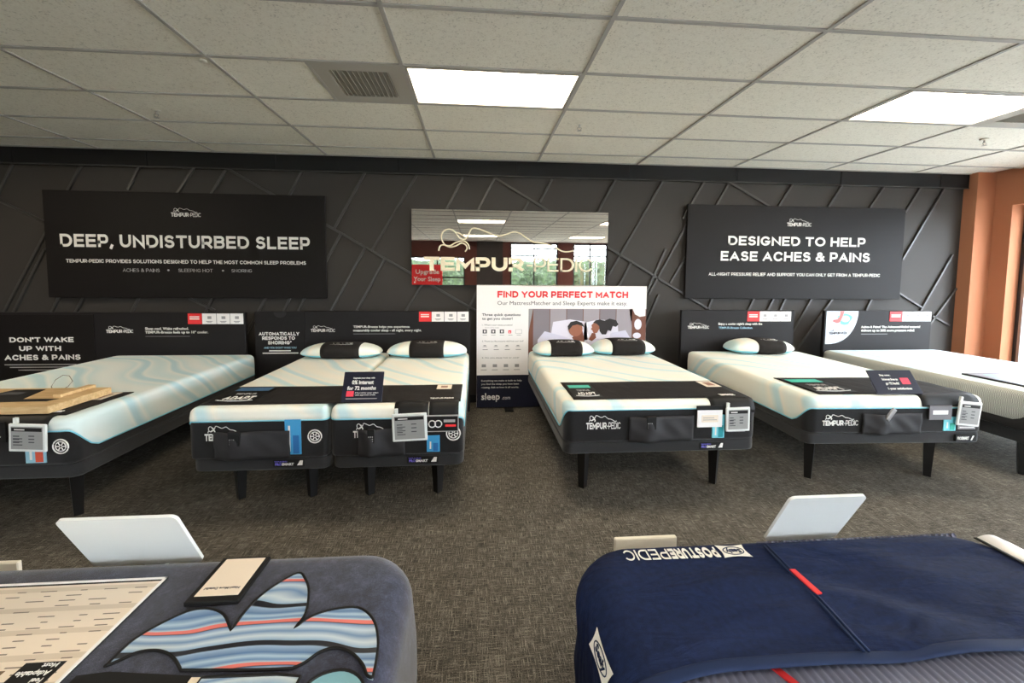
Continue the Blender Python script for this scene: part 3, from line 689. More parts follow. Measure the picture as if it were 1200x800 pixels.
pp('picture_vase', [(1.93+.045*cos(a), 1.0+.065*sin(a)) for a in [2*pi*i/16 for i in range(16)]], 2, SHEET)
pp('picture_plate', [(1.92+.05*cos(a), .865+.035*sin(a)) for a in [2*pi*i/16 for i in range(16)]], 3, SHEET)
for o in set(COL.objects)-before: o.parent = t; o.location = loc

# ------------------------------------------------------------ beds
class Ring(list): pass
def perim(w, L, r):
    pts = Ring(); pts.box = (w/2, L, r, 0.0)
    def line(a, b, n, nn):
        for i in range(n): f = i/n; pts.append((a[0]+(b[0]-a[0])*f, a[1]+(b[1]-a[1])*f, *nn))
    def arc(cx, cy, a0):
        for i in range(10): a = a0+pi/2*i/10; pts.append((cx+r*cos(a), cy+r*sin(a), cos(a), sin(a)))
    h = w/2
    line((-h+r, 0), (h-r, 0), max(int(w/.03), 8), (0, -1)); arc(h-r, r, -pi/2)
    line((h, r), (h, L-r), 40, (1, 0)); arc(h-r, L-r, 0)
    line((h-r, L), (-h+r, L), 12, (0, 1)); arc(-h+r, L-r, pi/2)
    line((-h, L-r), (-h, r), 40, (-1, 0)); arc(-h+r, r, pi)
    return pts
def loft(name, P, prof, m, parent, cap_top=False, cap_bot=False):
    """prof(i,p) -> list of (inset, z)"""
    bm = bmesh.new(); rings = []
    cols = [prof(p) for p in P]
    n = len(P); kk = len(cols[0]); hw_, L_, r_, oy = P.box
    def inset(p, d):
        if d <= r_: return (p[0]-p[2]*d, p[1]-p[3]*d)
        x, y = p[0]-p[2]*r_, p[1]-p[3]*r_
        return (max(-hw_+d, min(hw_-d, x)), max(oy+d, min(oy+L_-d, y)))
    for j in range(kk): rings.append([bm.verts.new((*inset(p, c[j][0]), c[j][1])) for p, c in zip(P, cols)])
    for j in range(kk-1):
        for i in range(n): bm.faces.new((rings[j][i], rings[j][(i+1) % n], rings[j+1][(i+1) % n], rings[j+1][i]))
    for on, rg in ((cap_top, rings[-1]), (cap_bot, rings[0])):
        if on:   # inner ring, then a fan, so the flat cap stays flat
            c = Vector((0, 0, 0))
            for v in rg: c += v.co
            c /= n; inner = [bm.verts.new(v.co.lerp(c, .3)) for v in rg]; cv = bm.verts.new(c)
            for i in range(n):
                bm.faces.new((rg[i], rg[(i+1) % n], inner[(i+1) % n], inner[i])); bm.faces.new((inner[i], inner[(i+1) % n], cv))
    bmesh.ops.recalc_face_normals(bm, faces=bm.faces)
    return me_obj(name, bm, m, parent, True)
def smooth(a, b, x):
    t = max(0, min(1, (x-a)/(b-a))); return t*t*(3-2*t)
def bed_base(lb, x, y, rz, w, L, z0, z1, badge='PROSMART', badge_at=None):
    t = empty('bed_base', lb, 'bed base', (x, y, 0), rz)
    P = perim(w, L, .06); h = z1-z0
    loft('platform', P, lambda p: [(.012, z0), (.003, z0+.006), (0, z0+.015), (0, z1-.02), (.004, z1-.008), (.014, z1)], BASEF, t, True, True)
    for sx in (-1, 1):
        for yy in (.20, L-.28):
            bx = sx*(w/2-.19); ox = sx*.0
            bm = bmesh.new(); addtube(bm, [(bx, yy, z0+.005), (bx+ox, yy-.0, .0)], [.050, .032], 4)
            me_obj('leg', bm, LEG, t)
    if badge:
        bx0, bx1, bz0, bz1 = badge_at
        box('badge', (bx0, -.004, bz0), (bx1, .001, bz1), BLACKF, t, .001, 1)
        h = bz1-bz0; W = bx1-bx0; B = frontM(0, -.004, 0)
        text('TEMPUR-ERGO', bx0+.05*W, bx0+.45*W, bz0+.66*h, bz0+.82*h, 0, PURP, t, 0, B)
        text('PRO', bx0+.07*W, bx0+.27*W, bz0+.2*h, bz0+.56*h, 0, PURP, t, .04, B)
        text('SMART', bx0+.28*W, bx0+.66*W, bz0+.2*h, bz0+.56*h, 0, WHITE, t, .04, B)
        prism('badge_mark', [(bx0+.76*W, bz0+.2*h), (bx0+.93*W, bz0+.2*h), (bx0+.95*W, bz0+.85*h), (bx0+.86*W, bz0+.85*h)], 0, .001, WHITE, t, B)
    return t
def wheel(t, cx, cz, R, y=-.001):
    bm = bmesh.new()
    addtube(bm, [(cx+R*cos(2*pi*i/24), y, cz+R*sin(2*pi*i/24)) for i in range(24)], R*.10, 5, True)
    addtube(bm, [(cx+R*.68*cos(2*pi*i/20), y, cz+R*.68*sin(2*pi*i/20)) for i in range(20)], R*.07, 5, True)
    for i in range(6):
        a = pi*i/3; addtube(bm, [(cx+R*.15*cos(a), y, cz+R*.15*sin(a)), (cx+R*.66*cos(a), y, cz+R*.66*sin(a))], R*.08, 4)
    bmesh.ops.recalc_face_normals(bm, faces=bm.faces); me_obj('cooling_wheel_logo', bm, WHITE, t)
def mattress(lb, x, y, rz, w, L, z0, z1, zhi, zlo, cover=COVER, side=FAB, r=.07, logo=None, lawtag=None, wheel_at=None, drop=(-1, 1), chip=None, word='TEMPUR-PEDIC', pipe=True, name='mattress'):
    t = empty(name, lb, 'mattress', (x, y, z0), rz)
    P = perim(w, L, r)
    def hb(p):
        a = (p[1])-(w/2-abs(p[0])); s = smooth(-.03, .17, a)
        if (p[0] < 0 and -1 not in drop) or (p[0] > 0 and 1 not in drop): s = 0
        return (zhi+(zlo-zhi)*s)-z0
    H = z1-z0
    loft('side_panel', P, lambda p: [(.014, 0), (.003, .006), (0, .02), (0, hb(p)*.5), (0, hb(p)-.012), (.004, hb(p))], side, t, False, True)
    rf = .045
    def prof(p):
        h = hb(p); o = [(.004, h-.002), (-.002, h+.008)]
        o += [(-.004*sin(pi*f), h+(H-rf-h)*f) for f in (.3, .6, .85)]
        o += [(rf*(1-cos(a)), H-rf+rf*sin(a)) for a in [pi/2*i/6 for i in range(0, 7)]]
        o += [(rf+.02, H+.001), (rf+.06, H+.001)]
        return o
    loft('cover', P, prof, cover, t, True, False)
    if pipe: tube('piping', [(p[0]+p[2]*.001, p[1]+p[3]*.001, hb(p)+.001) for p in P[::1]], .0045, PIPE, t, 5, True)
    if logo: wordmark(logo[0], logo[1], logo[2]-z0, logo[3]-z0, -.002, WHITE, t, r=(logo[1]-logo[0])*.010)
    if lawtag:
        a, b, c, d, m1, m2 = lawtag
        box('side_label', (a, -.006, c-z0), (b, .001, d-z0), m1, t, .001, 1)
        q = b-a; box('side_label_band', (a+q*.5, -.0075, c-z0+.006), (b-q*.12, -.005, c-z0+(d-c)*.55), m2, t)
        bars([(a+q*.22, a+q*.34, c-z0+.02, d-z0-.04)], WHITE, t, frontM(0, -.006, 0))
    if wheel_at: wheel(t, wheel_at[0], wheel_at[1]-z0, wheel_at[2])
    if chip:
        a, b, c, d = chip; box('material_badge', (a, -.004, c-z0), (b, .001, d-z0), MTEXT, t, .001, 1)
        bars([(a+.012, b-.012, c-z0+.012, d-z0-.012)], WHITE, t, frontM(0, -.004, 0))
    return t
def sheet_strip(name, cols, th, m, parent):
    """cols: list of x; each with list of (y,z)"""
    bm = bmesh.new(); g = [[bm.verts.new((x, y, z)) for y, z in yz] for x, yz in cols]
    for i in range(len(g)-1):
        for j in range(len(g[0])-1): bm.faces.new((g[i][j], g[i+1][j], g[i+1][j+1], g[i][j+1]))
    bmesh.ops.recalc_face_normals(bm, faces=bm.faces)
    o = me_obj(name, bm, m, parent, True)
    md = o.modifiers.new('s', 'SOLIDIFY'); md.thickness = th; md.offset = 0
    return o
def runner(lb, x, y, rz, x0, x1, ya, yb, zt, flap=None, flapdrop=.12, label=None, card=None, strip=None, lm=TEAL, word='ADAPT'):
    t = empty('foot_runner', lb, 'bed runner', (x, y, zt), rz)
    cols = []
    nx = 24
    for i in range(nx+1):
        xx = x0+(x1-x0)*i/nx
        cols.append((xx, [(ya+(yb-ya)*j/10, .005+.0025*sin(xx*9+j*.7)*sin(j*.9)) for j in range(11)]))
    sheet_strip('cloth', cols, .004, RUN, t)
    if flap:
        fx0, fx1 = flap
        path = [(ya+.02, .006), (.045, .005), (.028, .001), (.010, -.014), (-.002, -.034), (-.009, -.06), (-.010, -flapdrop)]
        sheet_strip('front_flap', [(fx0+(fx1-fx0)*i/8, [(p[0]-.002*sin(i*1.7), p[1]) for p in path]) for i in range(9)], .004, BLACKF, t)
    if label:
        a, b, c, d = label
        box('printed_patch', (a, c, .0085), (b, d, .0105), BLACKF, t)
        Mt = Matrix.Translation((0, 0, .0105)); hh = d-c; ww = b-a
        box('coloured_stripe', (a+.06*ww, d-.30*hh, .0105), (b-.10*ww, d-.08*hh, .0112), lm, t)
        text('TEMPUR', a+.25*ww, b-.25*ww, c+.44*hh, c+.54*hh, 0, GREYT, t, 0, Mt)
        caps(word, a+.18*ww, b-.14*ww, c+.14*hh, c+.34*hh, 0, WHITE, t, .2, Mt)
        tube('swoosh', [(a+(.08+.84*f)*ww, c+(.10-.05*sin(pi*f))*hh, .0115) for f in [i/8 for i in range(9)]], .003, WHITE, t, 4)
    if card:
        a, b, c, d = card
        box('info_card', (a, c, .0085), (b, d, .0105), CREAMP, t); bars([(a+.03, b-.03, c+.035, d-.035)], mat('brown_print', (150, 110, 90)), t, Matrix.Translation((0, 0, .0105)))
    if strip:
        a, b, c, d = strip; caps('TEMPUR-PEDIC', a, b, c, d, 0, WHITE, t, .2, Matrix.Translation((0, 0, .0085)))
    return t
def pillow(lb, x, y, z, rz, W, D, H, wrap=(-.2, .2), word='ADAPT', seam=False, grp=None):
    t = empty('pillow', lb, 'pillow', (x, y, z), rz, grp)
    def surf(u, v, off=0):     # u,v in -1..1
        e = max(0, 1-abs(u)**2.6); f = max(0, 1-abs(v)**2.4)
        return (e**.5)*(f**.5)
    def build(name, xs, m, off, ny=16, zmin=None):
        bm = bmesh.new(); rings = []
        for xx in xs:
            u = xx/(W/2); e = max(0.0004, 1-abs(u)**2.8)**.5
            ring = []
            for k in range(ny*2):
                a = 2*pi*k/(ny*2); yy = cos(a); zz = sin(a)
                sy = math.copysign(abs(yy)**.75, yy); sz = math.copysign(abs(zz)**.8, zz)
                dy = (D/2)*(.35+.65*e); hz = (H/2)*e
                ring.append(bm.verts.new((xx, sy*(dy+off), H/2*(.55+.45*e)*0+H/2*.98+sz*(hz+off)-(H/2)*(1-e)*.35)))
            rings.append(ring)
        for a, b in zip(rings, rings[1:]):
            for k in range(ny*2): bm.faces.new((a[k], a[(k+1) % (ny*2)], b[(k+1) % (ny*2)], b[k]))
        bm.faces.new(rings[0]); bm.faces.new(rings[-1][::-1])
        bmesh.ops.recalc_face_normals(bm, faces=bm.faces)
        return me_obj(name, bm, m, t, True)
    xs = [W/2*s for s in [-1, -.99, -.97, -.93, -.86, -.75, -.6, -.4, -.2, 0, .2, .4, .6, .75, .86, .93, .97, .99, 1]]
    b = build('case', xs, COVER, 0)
    b.data.materials.append(PIPE)
    for pl in b.data.polygons:
        if pl.center.z < H*.30: pl.material_index = 1
    build('wrap_band', [wrap[0]+(wrap[1]-wrap[0])*i/8 for i in range(9)], RUN, .004)
    wx = (wrap[0]+wrap[1])/2; ww = (wrap[1]-wrap[0])
    Mt = Matrix.Translation((0, -D*.22, H*.965)) @ Matrix.Rotation(.30, 4, 'X')
    caps(word, wx-ww*.28, wx+ww*.28, -.012, .016, 0, WHITE, t, .2, Mt)
    tube('swoosh', [(wx+ww*.3*(2*f-1), -D*.22-.022-.008*sin(pi*f), H*.952) for f in [i/8 for i in range(9)]], .0016, WHITE, t, 4)
    if seam: pass
    return t
def price_tag(lb, x, y, z, w, h, rz=0, tilt=0.0, roll=0.0, grp=None):
    t = empty('price_display', lb, 'price display', (x, y, z), rz); t.rotation_euler = (tilt, roll, rz)
    bm = bmesh.new(); addbox(bm, (-w/2, -.014, 0), (w/2, 0, h), .006, 2); me_obj('frame', bm, PLATE, t)
    box('screen', (-w/2+.016, -.0155, .016), (w/2-.016, -.0135, h-.016), SCREEN, t)
    M = frontM(0, -.0155, 0)
    bars([(-w/2+.02, w/2-.02, h-.043, h-.022)], BLACKF, t, M, 'header_bar')
    bars([(-w*.32, -w*.05, h-.036, h-.030)], WHITE, t, frontM(0, -.017, 0), 'header_print')
    L = []
    for r_ in range(3):
        zz = h-.075-r_*(h-.11)/3.0
        L += [(-w*.36, -w*.20, zz, zz+.006), (w*.05, w*.20, zz+.002, zz+.008)]
        L += [(-w*.36, -w*.12, zz-.014, zz-.009)]
    bars(L, DTEXT, t, M)
    box('clip', (-w*.42, -.004, h-.004), (-w*.33, .012, h+.03), PLATE, t)
    return t
def remote_pocket(lb, x, y, z, w, h, rz=0, silver=False):
    t = empty('remote_pocket', lb, 'pocket', (x, y, z), rz)
    cols = []
    for i in range(31):
        xx = -w/2+w*i/30
        bulge = .045*math.exp(-((xx+w*.22)/(w*.16))**2)+.008
        cols.append((xx, [(-(bulge*(.75+.25*sin(pi*j/8)))-.005*sin(xx*42+j*.9)*sin(pi*j/8), h*j/8-(0.0 if j < 8 else .0)) for j in range(9)]))
    sheet_strip('pouch', cols, .004, mat('pouch_fabric', (44, 43, 45), .7, spec=.35), t)
    if silver:
        bm = bmesh.new(); addbox(bm, (-.014, -.01, -.05), (.014, .01, .05), .004, 2)
        bmesh.ops.transform(bm, matrix=Matrix.Translation((-w*.12, -.045, h+.005)) @ Matrix.Rotation(.6, 4, 'Y'), verts=bm.verts)
        me_obj('remote_control', bm, ALU, t)
    else:
        box('remote_control', (-w*.27, -.05, h*.55), (-w*.12, -.025, h+.01), BLACKF, t, .004, 2)
        bars([(-w*.25+.012*i, -w*.25+.006+.012*i, h*.62+.014*j, h*.62+.006+.014*j) for i in range(3) for j in range(3)], GREYT, t, frontM(0, -.05, 0), 'buttons')
    return t

# bed at far left
bed_base('dark bed base on legs at the far left, under the mattress with the wooden tray', -3.09, 2.62, 0, 1.42, 2.06, .33, .42, None)
mattress('far left mattress with blue marbled side, no pillows, wooden tray on its foot', -3.09, 2.60, 0, 1.42, 2.08, .42, .70, .625, .485, COVERB, lawtag=(.455, .565, .44, .60, mat('pale_blue_label', (150, 196, 214)), mat('orange_red', (214, 84, 56))), wheel_at=(.645, .535, .042))
runner('black runner across the foot of the far left bed under the wooden tray', -3.09, 2.60, 0, -.62, .63, .06, .56, .70, (.22, .585), .10, card=(.42, .57, .36, .54), strip=(.43, .56, .10, .135))
price_tag('white framed price display hanging on the far left bed beside the wheel logo', -2.593, 2.578, .52, .20, .165, 0, 0, .05)
box('wall_pad', (0, 0, 0), (0.001, 0.001, 0.001), DARK).name = 'x'
bpy.data.objects.remove(bpy.data.objects['x'])
o = empty('info_card', 'black info card at the left frame edge on the far left bed front', 'card', (-2.80, 2.582, .575))
box('card', (-.06, -.006, 0), (.085, 0, .12), BLACKF, o); bars([(-.05, .05, .05, .062), (-.05, .06, .03, .036)], WHITE, o, frontM(0, -.006, 0))
# wooden tray
t = empty('wooden_tray', 'pale wooden display tray with black insert lying on the far left bed', 'tray', (-2.62, 2.66, .712))
box('slab', (-.75, 0, 0), (.06, .44, .046), WOOD, t, .003, 1)
prism('black_insert', [(-.72, .10), (-.05, .11), (-.03, .165), (-.24, .165), (-.33, .40), (-.52, .40), (-.55, .20), (-.72, .20)], .0455, .0475, BLACKF, t)
box('raised_bar', (-.09, .19, .046), (-.04, .44, .068), WOOD, t, .004, 2)
box('insert_label', (-.50, .27, .0475), (-.38, .33, .0482), DTEXT, t)
wi = tube('wire_loop', [(-2.97, 3.14, .712), (-2.98, 3.13, .76), (-2.94, 3.12, .81), (-2.88, 3.11, .845), (-2.84, 3.11, .84), (-2.83, 3.12, .80), (-2.87, 3.13, .76), (-2.93, 3.14, .73), (-2.95, 3.14, .712)], .0022, mat('grey_wire', (120, 116, 104), 0.4), None, 5)
tag(wi, 'thin wire loop sticking up behind the wooden tray', 'wire')

# split bed (two twin units)
for side_, cx in ((0, -1.397), (1, -.518)):
    w_ = .862
    nm = ['left', 'right'][side_]
    bed_base('dark base of the %s half of the split bed' % nm, cx, 2.76, 0, w_, 1.96, .28, .368, 'PROSMART', (.075, .275, .303, .352) if not side_ else (.055, .265, .303, .352))
    mattress('%s half of the split mattress with aqua band and black front' % nm, cx, 2.74, 0, w_, 1.97, .37, .705, .618, .50, COVER, r=.04,
             logo=(-.327, -.085, .495, .59) if not side_ else (-.285, -.045, .495, .59), drop=(-1,) if not side_ else (1,),
             lawtag=(.165, .265, .395, .625, SKYB, mat('deep_blue', (30, 100, 160))) if not side_ else (.19, .275, .39, .50, SKYB, mat('deep_blue')),
             wheel_at=(.35, .510, .042) if not side_ else (.365, .510, .045))
    remote_pocket('black remote pocket on the front of the %s half of the split bed' % nm, -1.432 if not side_ else -.62, 2.735, .375, .464 if not side_ else .30, .180)
t = runner('black runner across the foot of both halves of the split bed', -.958, 2.74, 0, -.84, .85, .06, .50, .705, None, .1, label=(-.80, -.52, .10, .49), strip=(.64, .80, .11, .135), card=(.66, .77, .36, .48), lm=mat('slate_blue', (70, 110, 150)))
bm = bmesh.new(); 
path = [(.08, .006), (.045, .005), (.028, .001), (.010, -.014), (-.002, -.034), (-.009, -.06), (-.010, -.10)]
sheet_strip('front_flap', [(.42+.22*i/6, path) for i in range(7)], .004, BLACKF, t)
sheet_strip('front_flap', [(.645+.195*i/6, path) for i in range(7)], .004, BLACKF, t)
price_tag('white framed price display on the right half of the split bed', -.432, 2.722, .475, .225, .185, 0, 0, -.035)
o = empty('info_card', 'small black card with logos hanging at the right corner of the split bed', 'card', (-.225, 2.722, .535))
box('card', (-.105, -.006, 0), (.105, 0, .105), BLACKF, o); boxes('card_edge', [((-.105, -.007, .100), (.105, -.001, .108)), ((-.105, -.007, -.003), (.105, -.001, .002)), ((.102, -.007, 0), (.108, -.001, .105))], GREYT, o)
for q in (-.065, -.025):
    bm = bmesh.new(); addtube(bm, [(q+.022*cos(2*pi*i/16), -.007, .05+.022*sin(2*pi*i/16)) for i in range(16)], .004, 5, True); me_obj('ring_logo', bm, WHITE, o)
bars([(.01, .085, .06, .078)], GREYT, o, frontM(0, -.006, 0)); bars([(.02, .09, .03, .045)], RED, o, frontM(0, -.006, 0))
pillow('pillow with black wrap on the left half of the split bed', -1.40, 4.45, .705, 0, .80, .34, .155, (-.17, .21))
pillow('pillow with black wrap on the right half of the split bed', -.52, 4.46, .705, 0, .83, .34, .165, (-.17, .18))
# promo signs
def promo(lb, x, y, z, w, h, lean, rz, lines, skew=0):
    t = empty('promo_sign', lb, 'sign', (x, y, z)); t.rotation_euler = (-lean, 0, rz)
    box('plate', (-w/2, -.006, 0), (w/2, 0, h), NAVYP, t, .002, 1)
    box('stand_foot', (-w/2, 0, 0), (w/2, .006, h*.5), mat('clear_grey', (110, 110, 125), .2), t)
    for s_, a, b, c, d, m, bo in lines: text(s_, a*w, b*w, c*h, d*h, 0, m, t, bo, frontM(0, -.006, 0))
    return t
t = promo('navy tabletop sign reading 0% interest for 72 months on the split bed', -.765, 2.80, .715, .265, .205, .50, .0, [('Upgrade your sleep with', -.26, .28, .76, .81, WHITE, .02), ('0% interest', -.28, .26, .57, .71, WHITE, .03), ('for 72 months', -.38, .33, .38, .51, WHITE, .03), ('Monthly pay plan', -.17, .40, .27, .31, WHITE, 0), ('with approved credit', -.17, .33, .20, .24, WHITE, 0)])
bars([(-.103, -.055, .035, .072)], mat('coral_red', (230, 60, 80)), t, frontM(0, -.006, 0), 'red_block')
bars([(-.103, .10, .018, .022)], GREYT, t, frontM(0, -.006, 0))

# middle bed
bed_base('dark base on black legs of the bed before the white board', 1.295, 2.76, 0, 1.39, 2.05, .335, .42, 'PROSMART', (.275, .455, .35, .40))
mattress('mattress before the white board, with two pillows', 1.295, 2.75, 0, 1.39, 2.06, .42, .70, .645, .485, COVER, logo=(-.545, -.305, .515, .61), lawtag=(.355, .445, .435, .60, mat('aqua_label', (120, 210, 225)), mat('teal_band', (30, 150, 160))), wheel_at=(.53, .535, .035), chip=(.475, .60, .475, .505))
remote_pocket('black remote pocket on the front of the bed before the white board', 1.28, 2.745, .425, .46, .175)
runner('black runner on the bed before the white board with green-striped patch', 1.295, 2.75, 0, -.62, .66, .06, .53, .70, (.34, .66), .085, label=(-.60, -.40, .10, .45), card=(.50, .62, .33, .50), strip=(.47, .58, .09, .13))
price_tag('white framed price display on the bed before the white board', 1.82, 2.728, .49, .175, .17, 0, 0, -.02)
o = empty('info_card', 'small white paper card hanging beside the price display on the middle bed', 'card', (1.62, 2.732, .52))
box('card', (-.09, -.005, 0), (.09, 0, .12), PAPER, o); box('card_holder', (-.095, -.003, .118), (.095, .004, .15), BLACKF, o)
bars([(-.06, .06, .035, .085)], CREAMP, o, frontM(0, -.005, 0)); bars([(-.05, .05, .05, .054), (-.05, .03, .064, .068)], MTEXT, o, frontM(0, -.006, 0))
pillow('left pillow of the two on the bed before the white board', .95, 4.50, .70, .0, .665, .34, .165, (-.16, .18))
pillow('right pillow of the two on the bed before the white board', 1.64, 4.55, .70, -.0, .70, .36, .175, (-.17, .20), seam=True)

# bed right of it
RZ = -.035
def loc4(u, v): return (3.085+u*cos(RZ)-v*sin(RZ), 2.77+u*sin(RZ)+v*cos(RZ))
bed_base('dark base on black legs of the second bed from the right', *loc4(0, .01), RZ, 1.36, 1.92, .345, .43, None)
mattress('second mattress from the right, with one pillow and a grey-white marbled side', *loc4(0, 0), RZ, 1.36, 1.92, .43, .70, .615, .485, COVER, logo=(-.575, -.305, .49, .57), lawtag=(.35, .445, .445, .55, mat('aqua_label'), mat('green_band', (40, 170, 150))), wheel_at=(.53, .52, .03), chip=(.465, .60, .455, .485))
x4, y4 = loc4(-.055, -.006)
remote_pocket('black pocket with a silver remote on the second bed from the right', x4, y4, .43, .45, .15, RZ, True)
runner('black runner with teal patch on the second bed from the right', *loc4(0, 0), RZ, -.56, .63, .06, .56, .70, (.17, .61), .07, label=(-.54, -.22, .10, .52), card=(.36, .52, .37, .50))
x4, y4 = loc4(.50, -.022)
price_tag('white framed price display turned slightly on the corner of the second bed from the right', x4, y4, .49, .175, .18, RZ, 0, .10)
x4, y4 = loc4(.30, -.018)
o = empty('info_card', 'small grey picture card hanging on the second bed from the right', 'card', (x4, y4, .535), RZ)
box('card', (-.085, -.006, 0), (.085, 0, .105), mat('grey_card', (110, 108, 112), .4), o); bars([(-.06, .055, .04, .07)], PAPER, o, frontM(0, -.006, 0), 'picture')
x4, y4 = loc4(.53, -.004)
o = empty('base_badge', 'small black badge with white stripes on the base of the second bed from the right', 'badge', (x4, y4, .365), RZ)
box('plate', (-.08, -.004, 0), (.08, .012, .05), BLACKF, o); text('PROSMART', -.07, .02, .012, .036, 0, WHITE, o, .03, frontM(0, -.004, 0))
prism('slash', [(.035, .008), (.045, .008), (.06, .042), (.05, .042)], 0, .001, WHITE, o, frontM(0, -.004, 0))
t = promo('dark tabletop sign with red tag, on the second bed from the right', 3.125, 2.80, .712, .35, .19, .65, RZ, [('Buy now.', -.26, -.02, .74, .82, WHITE, .02), ('Interest free to', -.25, .10, .55, .65, WHITE, .02), ('go 72 back!', -.22, .08, .38, .48, WHITE, .02), ('1-year satisfaction', -.22, .30, .17, .26, WHITE, .02)])
bars([(.055, .12, .075, .125)], mat('coral_red'), t, frontM(0, -.006, 0), 'red_block')
pillow('single pillow lying on the second bed from the right', 3.25, 4.55, .70, -.06, .74, .36, .17, (-.10, .22), seam=True)

# far right bed
bed_base('black bed base at the far right under the knit-sided mattress', 4.93, 2.74, 0, 1.46, 1.98, .30, .40, None)
mattress('far right mattress with patterned knit side and pale blue top', 4.93, 2.72, 0, 1.50, 2.0, .40, .70, .60, .475, KNIT, lawtag=None, pipe=False)
TOPP = bpy.data.objects[-1] if False else None
t = [o for o in COL.objects if o.get('label', '').startswith('far right mattress')][0]
P = perim(1.50-.07, 2.0-.07, .06)
P2 = Ring([(p[0], p[1]+.035, p[2], p[3]) for p in P]); P2.box = (P.box[0], P.box[1], P.box[2], .035)
loft('top_cloth', P2, lambda p: [(0, .296), (.004, .3015), (.03, .303)], TOP5, t, True)
t = empty('sample_board', 'thin black-edged board with teal print on the far right bed', 'board', (4.93, 2.72, .704))
box('board', (-.55, .10, 0), (.60, .68, .012), BLACKF, t)
box('printed_sheet', (-.52, .12, .012), (.58, .66, .0135), mat('grey_violet_print', (150, 152, 168), .4), t)
prism('teal_band', [(-.48, .40), (-.30, .46), (-.05, .42), (.2, .5), (.2, .6), (-.1, .6), (-.42, .62)], .0135, .0142, mat('pale_teal', (150, 210, 205), .4), t)

# ------------------------------------------------------------ foreground left bed
def softbox(name, w, L, z0, z1, r, rf, m, parent, crown=0.0, amp=0.0):
    P = perim(w, L, r); H = z1
    def prof(p):
        o = [(.03, z0), (.008, z0+.012), (0, z0+.04)]
        o += [(-.012*sin(pi*f), z0+.04+(H-rf-z0-.04)*f) for f in (.35, .7)]
        o += [(rf*(1-cos(a)), H-rf+rf*sin(a)) for a in [pi/2*i/9 for i in range(0, 10)]]
        o += [(rf+.03, H+.001), (rf+.08, H+.002)]
        return o
    return loft(name, P, prof, m, parent, True, True)
FX, FYF = -1.03, 1.31    # centre x, foot y
t = empty('plush_mattress', 'dark blue velvet mattress at the front left with a striped wavy inlay', 'mattress', (FX, FYF, .22), pi)
softbox('body', 1.70, 2.03, 0, .48, .17, .085, VELVET, t)
b = empty('bed_base', 'low dark base under the front left blue velvet mattress', 'bed base', (FX, FYF, 0), pi)
loft('platform', perim(1.70, 1.98, .08), lambda p: [(.02, .10-.0), (.0, .11), (0, .20), (.015, .215)], BASEF, b, True, True)
for sx in (-1, 1):
    for yy in (.2, 1.7):
        bm = bmesh.new(); addtube(bm, [(sx*.6, yy, .105), (sx*.6, yy, 0)], [.035, .03], 8); me_obj('leg', bm, LEG, b)
def toplocal(x, y): return (-(x-FX), -(y-FYF))
def catmull(P, n=4):
    Q = []; N_ = len(P)
    for i in range(N_):
        a, b_, c, d = [Vector(P[(i+k) % N_]) for k in (-1, 0, 1, 2)]
        for s_ in range(n):
            u = s_/n; Q.append(tuple(0.5*((2*b_)+(c-a)*u+(2*a-5*b_+4*c-d)*u*u+(-a+3*b_-3*c+d)*u**3)))
    return Q
patchA = [(-.799,.913),(-.795,.967),(-.781,.999),(-.750,1.036),(-.716,1.060),(-.675,1.062),(-.628,1.041),(-.582,.990),(-.581,1.040),(-.573,1.084),(-.552,1.130),(-.507,1.180),(-.476,1.154),(-.447,1.105),(-.427,1.032),(-.435,.987),(-.408,1.020),(-.363,1.038),(-.300,1.040),(-.254,1.002),(-.228,.944),(-.219,.889),(-.217,.847),(-.231,.854),(-.247,.880),(-.279,.910),(-.316,.925),(-.350,.917),(-.373,.893),(-.395,.880),(-.471,.882),(-.630,.892),(-.661,.920),(-.692,.939),(-.725,.947),(-.758,.943),(-.780,.926)]
sharp = {0, 7, 15, 22, 29, 31}
def semicatmull(P, sharp, n=4):
    Q = []; N_ = len(P)
    for i in range(N_):
        b_, c = Vector(P[i]), Vector(P[(i+1) % N_])
        a = Vector(P[(i-1) % N_]) if i not in sharp else b_-(c-b_)*.5
        d = Vector(P[(i+2) % N_]) if (i+1) % N_ not in sharp else c+(c-b_)*.5
        for s_ in range(n):
            u = s_/n; Q.append(tuple(0.5*((2*b_)+(c-a)*u+(2*a-5*b_+4*c-d)*u*u+(-a+3*b_-3*c+d)*u**3)))
    return Q
def inlay(pts, name, m, z=.4815, outline=True):
    L_ = [toplocal(*p) for p in pts]
    prism(name, L_, z-.004, z+.0035, m, t)
    if outline: tube('inlay_piping', [(x, y, z+.0035) for x, y in L_], .0034, BLACKF, t, 5, True)
inlay(semicatmull(patchA, sharp), 'striped_inlay', INLAY)
inlay(catmull([(-.36, .79), (-.352, .835), (-.325, .862), (-.28, .868), (-.24, .845), (-.222, .80), (-.225, .74), (-.30, .72), (-.35, .74)]), 'teal_inlay', mat('teal_satin', (120, 170, 184), .4))
inlay([(-.84, .895), (-.78, .90), (-.60, .878), (-.60, .80), (-.84, .80)], 'black_inlay', BLACKF, outline=False)
inlay([(-.575, .872), (-.42, .868), (-.37, .86), (-.375, .79), (-.58, .79)], 'striped_inlay', INLAY)
inlay([(-.597, .874), (-.578, .873), (-.578, .79), (-.60, .79)], 'cream_inlay', CREAMP, outline=False)
